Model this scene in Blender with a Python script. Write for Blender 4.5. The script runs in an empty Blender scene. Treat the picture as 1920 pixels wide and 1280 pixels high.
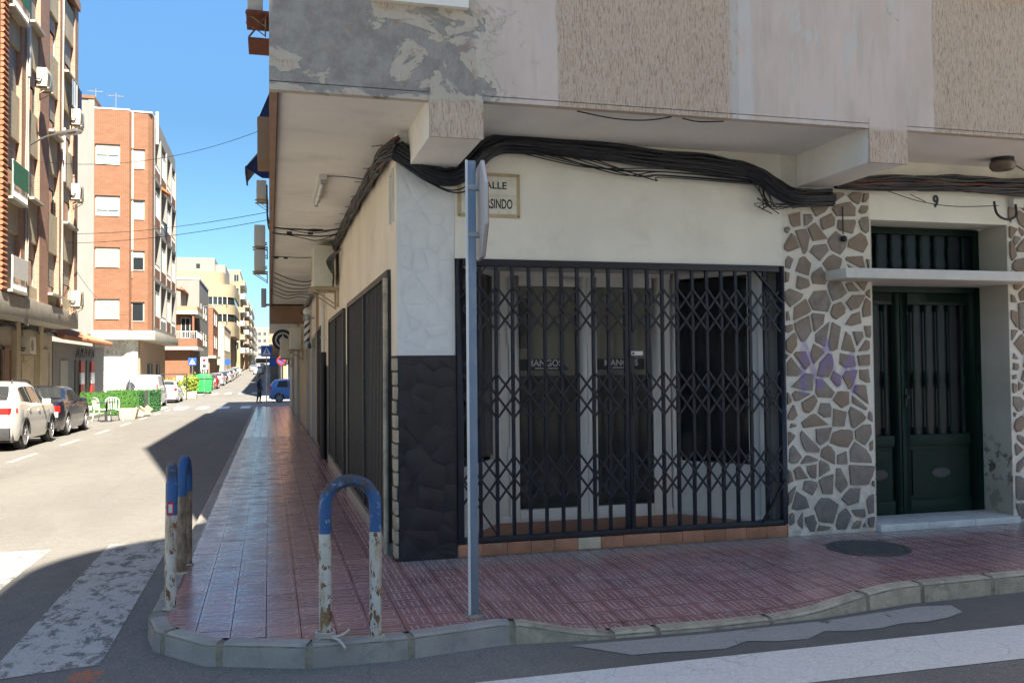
import bpy, bmesh, math, random
from mathutils import Vector, Matrix
RAD = math.radians
S = bpy.context.scene
COL = S.collection

# ------------------------------------------------------------------ camera, light, exposure
cd = bpy.data.cameras.new('camera'); cam = bpy.data.objects.new('camera', cd); COL.objects.link(cam)
cd.sensor_width = 36; cd.lens = 36 * 1690 / 1920; cd.clip_start = .05; cd.clip_end = 3000
_r = Vector((0.96560776, -0.25985435, -0.00879596)); _u = Vector((9.59461267e-04, -3.02687488e-02, 9.99541336e-01)); _f = Vector((0.26000141, 0.96517331, 0.02897842))
cam.matrix_world = Matrix(((_r.x, _u.x, -_f.x, -1.0), (_r.y, _u.y, -_f.y, -7.24), (_r.z, _u.z, -_f.z, 1.54), (0, 0, 0, 1)))
S.camera = cam
SKC = 2.25; SKY0 = 3.4; SKT = (.63, .89, .99)
SUN_EL, SUN_AZ = 47.0, 9.8        # azimuth measured from -Y towards +X
W = bpy.data.worlds.new('World'); S.world = W; W.use_nodes = True
wn = W.node_tree; wn.nodes.clear()
sky = wn.nodes.new('ShaderNodeTexSky'); sky.sky_type = 'NISHITA'; sky.sun_disc = False
sky.sun_elevation = RAD(SUN_EL); sky.sun_rotation = RAD(180 - SUN_AZ); sky.altitude = 0; sky.air_density = 1.0; sky.dust_density = .2; sky.ozone_density = 3.0
bg = wn.nodes.new('ShaderNodeBackground'); bg.inputs['Strength'].default_value = .15
wo = wn.nodes.new('ShaderNodeOutputWorld'); _y = wn.nodes.new('ShaderNodeRGBToBW'); wn.links.new(sky.outputs[0], _y.inputs[0])     # soft shoulder: the hazy band is only a little brighter than the blue
_m = wn.nodes.new('ShaderNodeMath'); _m.operation = 'MULTIPLY_ADD'; _q = wn.nodes.new('ShaderNodeMath'); _q.operation = 'MINIMUM'; wn.links.new(_y.outputs[0], _q.inputs[0]); _q.inputs[1].default_value = SKY0; wn.links.new(_q.outputs[0], _m.inputs[0]); _m.inputs[1].default_value = SKC; _m.inputs[2].default_value = 1.0
_d = wn.nodes.new('ShaderNodeVectorMath'); _d.operation = 'DIVIDE'; wn.links.new(sky.outputs[0], _d.inputs[0]); wn.links.new(_m.outputs[0], _d.inputs[1])
_t = wn.nodes.new('ShaderNodeVectorMath'); _t.operation = 'MULTIPLY'; wn.links.new(_d.outputs[0], _t.inputs[0]); _t.inputs[1].default_value = SKT
wn.links.new(_t.outputs[0], bg.inputs[0]); wn.links.new(bg.outputs[0], wo.inputs[0])
sl = bpy.data.lights.new('sun', 'SUN'); sl.energy = 2.0; sl.angle = RAD(.5); sl.color = (1, .92, .79)
sun = bpy.data.objects.new('sun', sl); COL.objects.link(sun)
_sd = Vector((math.sin(RAD(SUN_AZ)) * math.cos(RAD(SUN_EL)), -math.cos(RAD(SUN_AZ)) * math.cos(RAD(SUN_EL)), math.sin(RAD(SUN_EL))))
sun.rotation_euler = _sd.to_track_quat('Z', 'Y').to_euler(); sun.location = (3, -20, 30)
S.view_settings.view_transform = 'Standard'; S.view_settings.look = 'None'; S.view_settings.exposure = 3.25; S.view_settings.gamma = 1
S.view_settings.use_curve_mapping = False
S.render.engine = 'CYCLES'

# ------------------------------------------------------------------ node helpers
class NT:
    def __init__(s, name):
        s.m = bpy.data.materials.new(name); s.m.use_nodes = True; s.t = s.m.node_tree
        s.b = s.t.nodes['Principled BSDF']
    def lk(s, a, inp):
        if isinstance(a, (int, float)):
            if inp.type in ('RGBA',): inp.default_value = (a, a, a, 1)
            elif inp.type == 'VECTOR': inp.default_value = (a, a, a)
            else: inp.default_value = a
        elif isinstance(a, (tuple, list)):
            inp.default_value = tuple(a) + ((1,) if inp.type == 'RGBA' and len(a) == 3 else ())
        else: s.t.links.new(a, inp)
    def pos(s):
        return s.t.nodes.new('ShaderNodeNewGeometry').outputs['Position']
    def obj(s): return s.t.nodes.new('ShaderNodeTexCoord').outputs['Object']
    def rand(s): return s.t.nodes.new('ShaderNodeObjectInfo').outputs['Random']
    def sep(s, v):
        n = s.t.nodes.new('ShaderNodeSeparateXYZ'); s.lk(v, n.inputs[0]); return n.outputs
    def comb(s, x, y, z):
        n = s.t.nodes.new('ShaderNodeCombineXYZ')
        for i, a in enumerate((x, y, z)): s.lk(a, n.inputs[i])
        return n.outputs[0]
    def mapv(s, v, scale=(1, 1, 1), loc=(0, 0, 0), rot=(0, 0, 0)):
        n = s.t.nodes.new('ShaderNodeMapping'); s.lk(v, n.inputs[0]); n.inputs['Location'].default_value = loc
        n.inputs['Rotation'].default_value = rot; n.inputs['Scale'].default_value = scale; return n.outputs[0]
    def noise(s, v, scale=5, detail=4, rough=.55, dist=0):
        n = s.t.nodes.new('ShaderNodeTexNoise'); s.lk(v, n.inputs['Vector']); n.inputs['Scale'].default_value = scale
        n.inputs['Detail'].default_value = detail; n.inputs['Roughness'].default_value = rough; n.inputs['Distortion'].default_value = dist; return n.outputs[0]
    def vor(s, v, scale=5, feature='F1', rnd=1):
        n = s.t.nodes.new('ShaderNodeTexVoronoi'); n.feature = feature; s.lk(v, n.inputs['Vector']); n.inputs['Scale'].default_value = scale
        n.inputs['Randomness'].default_value = rnd; return n.outputs[0]
    def math(s, op, a, b=0, c=0, clamp=False):
        n = s.t.nodes.new('ShaderNodeMath'); n.operation = op; n.use_clamp = clamp
        s.lk(a, n.inputs[0]); s.lk(b, n.inputs[1]); s.lk(c, n.inputs[2]); return n.outputs[0]
    def ss(s, v, a, b, lo=0, hi=1):
        n = s.t.nodes.new('ShaderNodeMapRange'); n.interpolation_type = 'SMOOTHSTEP'; s.lk(v, n.inputs[0])
        n.inputs[1].default_value = a; n.inputs[2].default_value = b; n.inputs[3].default_value = lo; n.inputs[4].default_value = hi; return n.outputs[0]
    def mix(s, f, a, b, mode='MIX'):
        n = s.t.nodes.new('ShaderNodeMix'); n.data_type = 'RGBA'; n.blend_type = mode
        s.lk(f, n.inputs[0]); s.lk(a, n.inputs[6]); s.lk(b, n.inputs[7]); return n.outputs[2]
    def bump(s, h, strength=.3, dist=.01):
        n = s.t.nodes.new('ShaderNodeBump'); n.inputs['Strength'].default_value = strength; n.inputs['Distance'].default_value = dist
        s.lk(h, n.inputs['Height']); s.t.links.new(n.outputs[0], s.b.inputs['Normal'])
    def out(s, col=None, rough=None, metal=None, spec=None):
        if col is not None: s.lk(col, s.b.inputs['Base Color'])
        if rough is not None: s.lk(rough, s.b.inputs['Roughness'])
        if metal is not None: s.lk(metal, s.b.inputs['Metallic'])
        if spec is not None: s.lk(spec, s.b.inputs['Specular IOR Level'])
        return s.m
def sc(c, k): return tuple(max(0, x * k) for x in c)
def mat(name, col, rough=.6, var=.2, scale=2.0, bump=.15, bscale=40, metal=0., spec=.4, dirt=None, dirt_amt=.5, objc=False, rnd=0., streak=False):
    n = NT(name); p = n.obj() if objc else n.pos()
    a = n.noise(p, scale, 5, .6); f = n.ss(a, .3, .7)
    c = n.mix(f, sc(col, 1 - var), sc(col, 1 + var))
    fine = n.noise(p, bscale, 3, .6)
    c = n.mix(n.math('MULTIPLY', n.ss(fine, .35, .65), .25), c, sc(col, 1 - var * 1.6))
    if dirt:
        q = n.mapv(p, (5, 5, .6)) if streak else p
        d = n.noise(q, scale * 1.7, 6, .7, .4)
        c = n.mix(n.math('MULTIPLY', n.ss(d, .5, .75), dirt_amt), c, dirt)
    if rnd:
        k = n.math('MULTIPLY_ADD', n.rand(), 2 * rnd, 1 - rnd)
        cc = n.t.nodes.new('ShaderNodeVectorMath'); cc.operation = 'SCALE'; n.lk(c, cc.inputs[0]); n.lk(k, cc.inputs['Scale']); c = cc.outputs[0]
    if bump: n.bump(fine, bump, .006)
    r = n.ss(a, .2, .8, max(0, rough - .08), min(1, rough + .08))
    return n.out(c, r, metal, spec)
MT = {}
# plaster, paint and metals
MT['white_wall'] = mat('painted_plaster_white', (.80, .76, .66), .8, .07, 1.2, .1, 60, dirt=(.38, .33, .26), dirt_amt=.22)
MT['cream_wall'] = mat('painted_plaster_cream', (.80, .71, .58), .8, .07, 1.2, .12, 60, dirt=(.36, .29, .22), dirt_amt=.25)
MT['soffit'] = mat('soffit_paint', (.80, .77, .71), .85, .08, .8, .08, 40, dirt=(.36, .33, .28), dirt_amt=.3)
MT['trim'] = mat('trim_white', (.62, .60, .55), .6, .08, 3, .1, 50, dirt=(.4, .36, .3), dirt_amt=.3)
MT['white_stone_paint'] = mat('stone_relief_painted_white', (.70, .70, .68), .65, .05, 6, .15, 35, dirt=(.45, .44, .42), dirt_amt=.25)
MT['black_paint'] = mat('stone_relief_painted_black', (.016, .016, .021), .42, .35, 7, .3, 30, dirt=(.04, .04, .042), dirt_amt=.4, spec=.45)
MT['navy'] = mat('gate_navy_metal', (.009, .011, .020), .42, .3, 8, .1, 60, spec=.4, dirt=(.05, .05, .055), dirt_amt=.2)
MT['gate_dark'] = mat('gate_dark_metal', (.045, .042, .04), .5, .3, 8, .1, 60, dirt=(.12, .09, .07), dirt_amt=.5)
MT['green_door'] = mat('door_dark_green', (.003, .016, .010), .5, .25, 5, .05, 50, spec=.22)
MT['alu'] = mat('white_aluminium', (.76, .75, .71), .4, .05, 3, .02, 50, dirt=(.35, .33, .3), dirt_amt=.2)
MT['terracotta'] = mat('terracotta_tile', (.36, .16, .09), .55, .2, 6, .1, 60, dirt=(.35, .28, .2), dirt_amt=.5, rnd=.15)
MT['cream_tile'] = mat('cream_tile', (.50, .42, .30), .6, .15, 9, .1, 60, dirt=(.3, .2, .12), dirt_amt=.5)
MT['marble'] = mat('step_marble', (.58, .59, .57), .45, .12, 5, .05, 60, dirt=(.32, .3, .27), dirt_amt=.4)
MT['black'] = mat('black_rubber', (.02, .02, .022), .5, .3, 20, .1, 80, objc=False)
MT['cable'] = mat('cable_sheath', (.018, .019, .024), .45, .4, 14, .1, 80, rnd=.3)
MT['cable_red'] = mat('cable_sheath_red', (.12, .03, .02), .5, .3, 14, .0, 80)
MT['cable_pale'] = mat('cable_sheath_pale', (.42, .38, .32), .5, .2, 14, .0, 80)
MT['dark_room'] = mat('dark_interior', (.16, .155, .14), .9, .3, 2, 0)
MT['blind'] = mat('interior_blind', (.46, .44, .34), .8, .15, 2, .05)
MT['kerb'] = mat('kerb_concrete', (.35, .325, .29), .8, .12, 4, .4, 55, dirt=(.13, .12, .1), dirt_amt=.5, rnd=.08)
MT['kerb_old'] = mat('kerb_stone_old', (.45, .385, .28), .8, .22, 5, .6, 35, dirt=(.14, .125, .10), dirt_amt=.8, rnd=.12)
MT['mortar'] = mat('kerb_mortar', (.27, .24, .18), .95, .3, 9, .9, 40, dirt=(.1, .09, .07), dirt_amt=.8)
MT['concrete'] = mat('concrete_patch', (.33, .32, .30), .85, .12, 2, .3, 45, dirt=(.15, .14, .13), dirt_amt=.5)
MT['steel'] = mat('galvanised_steel', (.35, .36, .37), .4, .15, 6, .05, 60, metal=.7)
MT['ac'] = mat('ac_casing', (.60, .57, .47), .5, .06, 4, .02, 60, dirt=(.35, .3, .22), dirt_amt=.35, objc=True)
MT['ac_dark'] = mat('ac_grille', (.10, .10, .10), .5, .1, 6, 0)
MT['bracket'] = mat('bracket_beige', (.42, .33, .22), .6, .2, 8, .1, 50)
MT['rust'] = mat('rusty_bracket', (.20, .07, .045), .8, .3, 12, .3, 60)
MT['brown'] = mat('brown_render', (.30, .19, .13), .85, .15, 3, .2, 40)
MT['tan'] = mat('tan_render', (.50, .42, .29), .9, .12, 1.5, .3, 40, dirt=(.24, .2, .15), dirt_amt=.45, streak=True)
MT['pale_stone'] = mat('pale_stone_cladding', (.46, .40, .31), .85, .12, 2, .2, 30, dirt=(.27, .23, .18), dirt_amt=.5, streak=True)
MT['slab'] = mat('slab_edge_concrete', (.45, .41, .34), .85, .15, 3, .2, 30, dirt=(.22, .19, .15), dirt_amt=.6, streak=True)
MT['shutter'] = mat('roller_shutter_grey', (.33, .31, .27), .6, .1, 4, .0)
MT['shutter_cream'] = mat('roller_shutter_cream', (.42, .36, .24), .6, .08, 4, .0)
MT['win_frame'] = mat('window_frame_white', (.46, .445, .41), .5, .06, 4, 0)
MT['roof_tile'] = mat('roof_tile_clay', (.42, .17, .09), .8, .3, 9, .2, 30, rnd=.1)
MT['green_cloth'] = mat('balcony_cover_green', (.04, .17, .10), .8, .15, 6, .1)
MT['white_metal'] = mat('white_metal', (.62, .62, .60), .5, .08, 6, .0)
MT['red_paint'] = mat('red_paint', (.45, .03, .025), .5, .15, 6, .0)
MT['beige_wall'] = mat('beige_render', (.29, .235, .15), .85, .08, .5, .1, 20, dirt=(.38, .3, .2), dirt_amt=.25, streak=True)
MT['off_white'] = mat('off_white_render', (.22, .21, .19), .85, .06, .5, .1, 20, dirt=(.42, .37, .3), dirt_amt=.3, streak=True)
MT['opposite_wall'] = mat('opposite_block_white', (.78, .74, .67), .85, .05, .5, .1, 20)
MT['square'] = mat('bounce_ground_pale', (.50, .47, .41), .85, .06, .5, .1, 20)  # pale tone for the added ground that bounces sun onto the shaded facade
MT['peach_wall'] = mat('peach_render', (.32, .215, .14), .85, .08, .5, .1, 20, dirt=(.36, .24, .17), dirt_amt=.25, streak=True)
MT['hedge'] = mat('artificial_hedge_green', (.045, .13, .022), .9, .35, 14, .8, 60)
MT['hedge_mat'] = mat('artificial_grass_mat', (.035, .12, .035), .95, .3, 9, .6, 60)
MT['leaf_yellow'] = mat('leaf_yellow_green', (.20, .25, .03), .6, .4, 6, 0, objc=True)
MT['soil_pot'] = mat('planter_concrete', (.48, .38, .26), .85, .15, 5, .3)
MT['dark_pot'] = mat('planter_dark', (.06, .06, .06), .7, .2, 5, .1)
MT['bin_green'] = mat('container_green', (.02, .30, .07), .45, .1, 3, .05)
MT['sign_back'] = mat('sign_plate_grey', (.44, .45, .46), .45, .08, 6, .0, metal=.2, dirt=(.3, .22, .16), dirt_amt=.3)
MT['sign_blue'] = mat('sign_blue', (.02, .09, .36), .4, .06, 6, 0)
MT['sign_white'] = mat('sign_white', (.70, .70, .70), .4, .04, 6, 0)
MT['sign_red'] = mat('sign_red', (.50, .02, .02), .4, .06, 6, 0)
MT['orange'] = mat('orange_sign', (.6, .13, .02), .5, .1, 6, 0)
MT['plaque'] = mat('plaque_glaze', (.66, .64, .55), .3, .06, 12, .03, 40)
MT['plaque_edge'] = mat('plaque_border', (.46, .37, .22), .35, .12, 12, .03, 40)
MT['ink'] = mat('painted_lettering', (.02, .025, .02), .5, .2, 10, 0)
MT['label_white'] = mat('vinyl_letters', (.55, .55, .55), .5, .04, 10, 0)
MT['rubber'] = mat('tyre_rubber', (.03, .03, .03), .85, .2, 20, .2)
MT['rim'] = mat('wheel_rim_alloy', (.35, .35, .36), .35, .1, 10, 0, metal=.6, objc=True)
MT['plastic'] = mat('dark_trim_plastic', (.035, .035, .037), .6, .2, 10, .05, objc=True)
MT['tail'] = mat('tail_lamp_red', (.50, .02, .015), .25, .15, 12, 0, objc=True)
MT['poster'] = mat('poster_grey', (.14, .13, .13), .6, .9, 5, 0)
MT['cloth_dark'] = mat('dark_clothing', (.03, .032, .04), .9, .2, 12, .2, objc=True)
MT['skin'] = mat('skin', (.32, .17, .11), .6, .08, 12, 0, objc=True)
MT['hair'] = mat('hair_dark', (.02, .015, .012), .7, .2, 20, .2, objc=True)
MT['cloth_light'] = mat('pale_tarpaulin', (.42, .50, .55), .8, .1, 4, .2)
MT['cloth_navy'] = mat('navy_awning', (.02, .04, .12), .8, .1, 4, .2)
MT['rag'] = mat('pale_tape', (.55, .48, .42), .8, .15, 14, .1)
MT['iron'] = mat('cast_iron', (.12, .118, .115), .55, .25, 12, .2, 60, metal=.4, dirt=(.2, .18, .16), dirt_amt=.5)
MT['lamp_glass'] = mat('lamp_diffuser', (.62, .64, .62), .3, .05, 6, 0)
MT['bulb_brown'] = mat('bulkhead_lamp', (.16, .12, .09), .4, .2, 6, 0)
def paint(name, c, rough=.28):
    n = NT(name); p = n.obj(); a = n.noise(p, 3, 4)
    n.b.inputs['Coat Weight'].default_value = .6; n.b.inputs['Coat Roughness'].default_value = .08
    z = n.sep(p)[2]; dust = n.math('MULTIPLY', n.ss(z, .7, .25), n.ss(a, .3, .7, .1, .45))
    return n.out(n.mix(dust, c, (.28, .25, .2)), rough, 0, .5)
MT['car_white'] = paint('car_paint_white', (.56, .55, .52)); MT['car_navy'] = paint('car_paint_navy', (.010, .012, .020))
MT['car_blue'] = paint('car_paint_blue', (.08, .20, .45)); MT['car_silver'] = paint('car_paint_silver', (.33, .34, .36))
MT['car_black'] = paint('car_paint_black', (.02, .02, .022)); MT['car_red'] = paint('car_paint_dark_red', (.18, .03, .03))
def glass(name, c=(.02, .025, .028), rough=.04, tr=0.):
    n = NT(name); n.out(c, rough, 0, .7)
    if tr:
        t = n.t.nodes.new('ShaderNodeBsdfTransparent'); m = n.t.nodes.new('ShaderNodeMixShader'); m.inputs[0].default_value = tr
        o = n.t.nodes['Material Output']; n.t.links.new(n.b.outputs[0], m.inputs[1]); n.t.links.new(t.outputs[0], m.inputs[2]); n.t.links.new(m.outputs[0], o.inputs[0])
    return n.m
MT['glass'] = glass('window_glass_dark'); MT['car_glass'] = glass('car_glass', (.03, .035, .035))
MT['door_glass'] = mat('door_glass_frosted_dark', (.008, .010, .012), .35, .2, 5, 0, spec=.25); MT['shop_glass'] = glass('shop_glass', (.10, .105, .10), .06, .74); MT['shop_glass_dark'] = glass('tinted_shop_glass', (.03, .032, .034), .10, .2)
MT['pale_glass'] = glass('window_glass_pale', (.22, .27, .28), .15)

# asphalt
n = NT('asphalt_worn'); p = n.pos(); x, y, z = n.sep(p)
big = n.noise(n.mapv(p, (1, .25, 1)), .7, 5, .6); fine = n.noise(p, 90, 3, .7); mid = n.noise(p, 6, 5, .65)
c = n.mix(n.ss(big, .3, .7), (.165, .156, .138), (.212, .200, .177))
c = n.mix(n.math('MULTIPLY', n.ss(mid, .45, .7), .45), c, (.165, .158, .145))
c = n.mix(n.math('MULTIPLY', n.ss(fine, .4, .7), .5), c, (.13, .127, .12))
c = n.mix(n.math('MULTIPLY', n.ss(n.noise(p, 110, 2, .5), .60, .68), .7), c, (.40, .375, .34)); c = n.mix(n.math('MULTIPLY', n.ss(n.noise(p, 95, 2, .5), .40, .34), .7), c, (.07, .068, .065))
# tyre-polished lanes, pale crossing apron, darker gutter strip of the side street
gut = n.math('MULTIPLY', n.ss(y, -2.62, -2.5), n.ss(y, -1.4, -1.9)); gut = n.math('MULTIPLY', gut, n.ss(x, .3, 1.2))
c = n.mix(n.math('MULTIPLY', gut, .65), c, (.10, .098, .09))
cr = n.vor(n.mapv(n.mix(.12, p, n.noise(p, 3, 3)), (1, .6, 1)), .55, 'DISTANCE_TO_EDGE')
c = n.mix(n.math('MULTIPLY', n.ss(cr, .008, .0), .22), c, (.06, .058, .055))
oil = n.ss(n.noise(n.mapv(p, (1.1, .35, 1)), 1.3, 3, .5), .62, .78)
c = n.mix(n.math('MULTIPLY', oil, .35), c, (.13, .125, .118))
op = n.math('ADD', n.math('POWER', n.math('MULTIPLY', n.math('SUBTRACT', x, -1.98), 9), 2), n.math('POWER', n.math('MULTIPLY', n.math('SUBTRACT', y, -1.80), 7), 2))
om = n.math('MULTIPLY', n.ss(op, 1.0, .2), n.ss(n.noise(p, 30, 4, .7), .42, .55))
c = n.mix(om, c, (.50, .15, .06))
n.bump(n.math('ADD', fine, n.math('MULTIPLY', mid, .6)), .55, .008)
MT['asphalt'] = n.out(c, n.ss(mid, .2, .8, .72, .9), 0, .35)
# worn white road paint (transparent where it has worn away)
def roadpaint(name, keep, tint):
    n = NT(name); p = n.pos()
    w = n.noise(n.mapv(p, (1, .6, 1)), 7, 9, .8, .3); c = n.mix(n.ss(n.noise(p, 60, 3), .3, .7), sc(tint, .82), tint)
    c = n.mix(n.ss(n.vor(n.mix(.1, p, n.noise(p, 5, 3)), 3.2, 'DISTANCE_TO_EDGE'), .010, .0, 0, .45), c, (.30, .29, .27))
    n.out(c, .7, 0, .3); t = n.t.nodes.new('ShaderNodeBsdfTransparent'); m = n.t.nodes.new('ShaderNodeMixShader')
    o = n.t.nodes['Material Output']; n.lk(n.ss(w, keep - .06, keep + .08), m.inputs[0])
    n.t.links.new(n.b.outputs[0], m.inputs[1]); n.t.links.new(t.outputs[0], m.inputs[2]); n.t.links.new(m.outputs[0], o.inputs[0])
    n.bump(n.noise(p, 80, 3), .3, .005); return n.m
MT['road_paint'] = roadpaint('road_paint_white', .72, (.72, .71, .67)); MT['road_paint_worn'] = roadpaint('road_paint_worn', .545, (.50, .48, .44))
MT['patch'] = roadpaint('concrete_patch_worn', .62, (.36, .35, .325))
# paving tiles
def tilemat(name, base, dust):
    n = NT(name); p = n.pos(); r = n.rand(); x, y, z = n.sep(p)
    a = n.noise(p, 2.2, 5, .65); f2 = n.noise(p, 120, 3, .6)
    c = n.mix(n.ss(a, .3, .7), base, sc(base, 1.35)); c = n.mix(n.math('MULTIPLY', r, .6), c, sc(base, .62)); c = n.mix(n.math('MULTIPLY', n.ss(n.noise(p, 1.1, 6, .75, .6), .5, .68), .55), c, sc(base, .5)); c = n.mix(n.ss(n.vor(p, 7), .035, .02, 0, .7), c, (.08, .07, .07))
    c = n.mix(n.math('MULTIPLY', n.ss(n.noise(p, 9, 6, .75), .5, .72), dust), c, (.52, .44, .41))
    c = n.mix(n.math('MULTIPLY', n.ss(f2, .45, .7), .35), c, sc(base, .6))
    near = n.ss(n.math('ABSOLUTE', n.math('ADD', y, .12)), .35, .05); near = n.math('MULTIPLY', near, n.ss(x, -.05, .1))
    c = n.mix(n.math('MULTIPLY', near, .75), c, (.34, .32, .30))
    n.bump(n.math('ADD', f2, a), .22, .003); return n.out(c, n.ss(n.noise(p, 4, 5, .7), .3, .7, .12, .28), 0, .75)
MT['tile_red'] = tilemat('paving_tile_red', (.40, .20, .185), .5)
MT['tile_line'] = mat('tile_dusty_relief', (.50, .37, .34), .72, .2, 9, .1, 60, spec=.25)
MT['mortar_bed'] = mat('paving_mortar', (.15, .12, .11), .9, .2, 9, .4, 60)
# flaking facade (upper floors of the corner building, measured in metres along x and z)
n = NT('flaking_facade_render'); p = n.pos(); x, y, z = n.sep(p)
wob = n.noise(p, 3.5, 6, .7); wx = n.math('ADD', x, n.math('MULTIPLY', n.math('SUBTRACT', wob, .5), .06))
stre = n.noise(n.mapv(p, (40, 40, 9)), 1.9, 4, .65, .5); gr = n.noise(n.mapv(p, (95, 95, 13)), 1.4, 4, .75)
rough = n.mix(n.ss(stre, .38, .62), (.57, .445, .335), (.645, .525, .41)); rough = n.mix(n.ss(gr, .53, .60, 0, .85), rough, (.33, .225, .15))
cloud = n.noise(n.mapv(p, (1.6, 1.6, .7)), 1.7, 5, .6)
smooth = n.mix(n.ss(cloud, .35, .65), (.586, .486, .420), (.667, .553, .486)); smooth = n.mix(n.ss(n.noise(n.mapv(p, (9, 9, 1)), 1.3, 4), .5, .7, 0, .5), smooth, (.52, .45, .38))
def band(a, b, w=.01):
    return n.math('MULTIPLY', n.ss(wx, a - w, a + w), n.ss(wx, b + w, b - w))
is_s = n.math('MAXIMUM', band(.42, 1.03), n.math('MAXIMUM', band(2.50, 4.28), n.ss(wx, 8.2, 8.22)))
fade = n.math('MULTIPLY', n.ss(wx, -.2, .5), n.ss(z, 3.55, 3.75)); is_s = n.math('MULTIPLY', is_s, n.ss(z, 3.40, 3.46))
c = n.mix(is_s, rough, smooth)
pn = n.noise(n.mapv(p, (1.0, 1, 1.25)), 2.6, 8, .66, .5)
reg = n.math('MULTIPLY', n.ss(wx, .95, .15), n.ss(z, 3.30, 3.5))
halo = n.math('MULTIPLY', n.ss(n.math('MULTIPLY_ADD', reg, .34, pn), .66, .70), 1)
grey = n.ss(n.math('MULTIPLY_ADD', reg, .34, pn), .785, .81)
c = n.mix(n.math('MULTIPLY', halo, .85), c, (.56, .50, .41)); gcol = n.mix(n.ss(n.noise(p, 9, 5, .7), .35, .65), (.27, .25, .225), (.38, .355, .32))
c = n.mix(n.math('MULTIPLY', grey, .92), c, gcol)
fl = n.math('MULTIPLY', band(2.42, 2.62, .03), n.ss(n.noise(n.mapv(p, (2, 2, .8)), 5, 6, .7), .36, .46))
fl2 = n.math('MULTIPLY', n.math('MAXIMUM', band(.84, 1.06, .05), n.math('MAXIMUM', band(3.85, 4.05, .05), band(2.9, 3.6, .2))), n.ss(n.noise(n.mapv(p, (2, 2, .7)), 4, 6, .7), .56, .62))
c = n.mix(n.math('MULTIPLY', n.math('MAXIMUM', fl, fl2), .9), c, (.60, .57, .53))
pin = n.math('MULTIPLY', n.ss(x, 1.05, .6), n.ss(n.noise(p, 7, 5, .7), .58, .68)); c = n.mix(n.math('MULTIPLY', pin, .6), c, (.40, .27, .20))
c = n.mix(n.math('MULTIPLY', n.ss(n.noise(n.mapv(p, (3, 3, .35)), 2, 5, .7), .55, .75), .22), c, (.22, .18, .14))
hgt = n.math('ADD', n.math('MULTIPLY', gr, n.math('SUBTRACT', 1.15, is_s)), n.math('MULTIPLY', halo, .5)); hgt = n.math('SUBTRACT', hgt, n.math('MULTIPLY', grey, .6))
n.bump(hgt, .75, .012); MT['facade'] = n.out(c, .9, 0, .2)
# rubble stone, purple spray paint on part of it
def segmask(n, x, z, segs, w):
    out = None
    for (ax, az, bx, bz) in segs:
        dx, dz = bx - ax, bz - az; L2 = dx * dx + dz * dz
        px = n.math('SUBTRACT', x, ax); pz = n.math('SUBTRACT', z, az)
        t = n.math('DIVIDE', n.math('ADD', n.math('MULTIPLY', px, dx), n.math('MULTIPLY', pz, dz)), L2, clamp=True)
        ex = n.math('SUBTRACT', px, n.math('MULTIPLY', t, dx)); ez = n.math('SUBTRACT', pz, n.math('MULTIPLY', t, dz))
        d = n.math('SQRT', n.math('ADD', n.math('POWER', ex, 2), n.math('POWER', ez, 2)))
        m = n.ss(d, w, w * .3); out = m if out is None else n.math('MAXIMUM', out, m)
    return out
SPRAY = [(3.70, 1.74, 3.68, 1.30), (3.70, 1.74, 3.86, 1.34), (3.86, 1.34, 3.93, 1.76), (3.93, 1.76, 4.02, 1.42), (4.05, 1.36, 4.20, 1.62), (4.20, 1.62, 4.22, 1.30)]
def stonemat(name, c1, c2, rnd, mortar=False):
    n = NT(name); p = n.pos(); x, y, z = n.sep(p)
    c = n.mix(n.ss(n.noise(p, 14, 5, .65), .3, .7), c1, c2)
    if rnd: c = n.mix(n.math('MULTIPLY', n.rand(), .75), c, n.mix(n.ss(z, .9, .3), (.27, .19, .13), (.15, .145, .14)))
    low = n.math('MULTIPLY', n.ss(z, .75, .0), n.ss(n.noise(p, 8, 5, .7), .35, .6)); c = n.mix(n.math('MULTIPLY', low, .6), c, (.26, .23, .18) if mortar else (.12, .11, .10))
    sp = n.math('MULTIPLY', segmask(n, x, z, SPRAY, .05), n.ss(n.noise(p, 12, 4, .6), .3, .6, .15, .6)); c = n.mix(sp, c, (.25, .17, .42))
    n.bump(n.noise(p, 45, 5, .7), .5 if not mortar else .6, .008); return n.out(c, .8, 0, .3)
MT['rubble'] = stonemat('rubble_stone', (.20, .17, .145), (.30, .265, .225), 1); MT['rubble_mortar'] = stonemat('rubble_white_mortar', (.66, .62, .53), (.74, .70, .62), 0, True)
# brick
def brick(name, c1, c2, mort, sx=1.0):
    n = NT(name); p = n.pos(); x, y, z = n.sep(p); b = n.t.nodes.new('ShaderNodeTexBrick')
    n.lk(n.comb(n.math('ADD', x, y), z, 0), b.inputs['Vector']); n.lk(c1, b.inputs['Color1']); n.lk(c2, b.inputs['Color2']); n.lk(mort, b.inputs['Mortar'])
    b.inputs['Scale'].default_value = 1; b.inputs['Brick Width'].default_value = .25; b.inputs['Row Height'].default_value = .07; b.inputs['Mortar Size'].default_value = .008
    c = n.mix(n.ss(n.noise(n.mapv(p, (1, 1, 3)), 1.1, 6, .7), .35, .7, 0, .35), b.outputs[0], sc(c1, .65)); n.bump(b.outputs['Fac'], -.3, .01); return n.out(c, .85, 0, .25)
MT['brick_red'] = brick('brick_red', (.42, .235, .165), (.34, .18, .125), (.40, .32, .25)); MT['brick_orange'] = brick('brick_orange', (.21, .092, .05), (.175, .07, .038), (.30, .19, .12))
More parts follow.
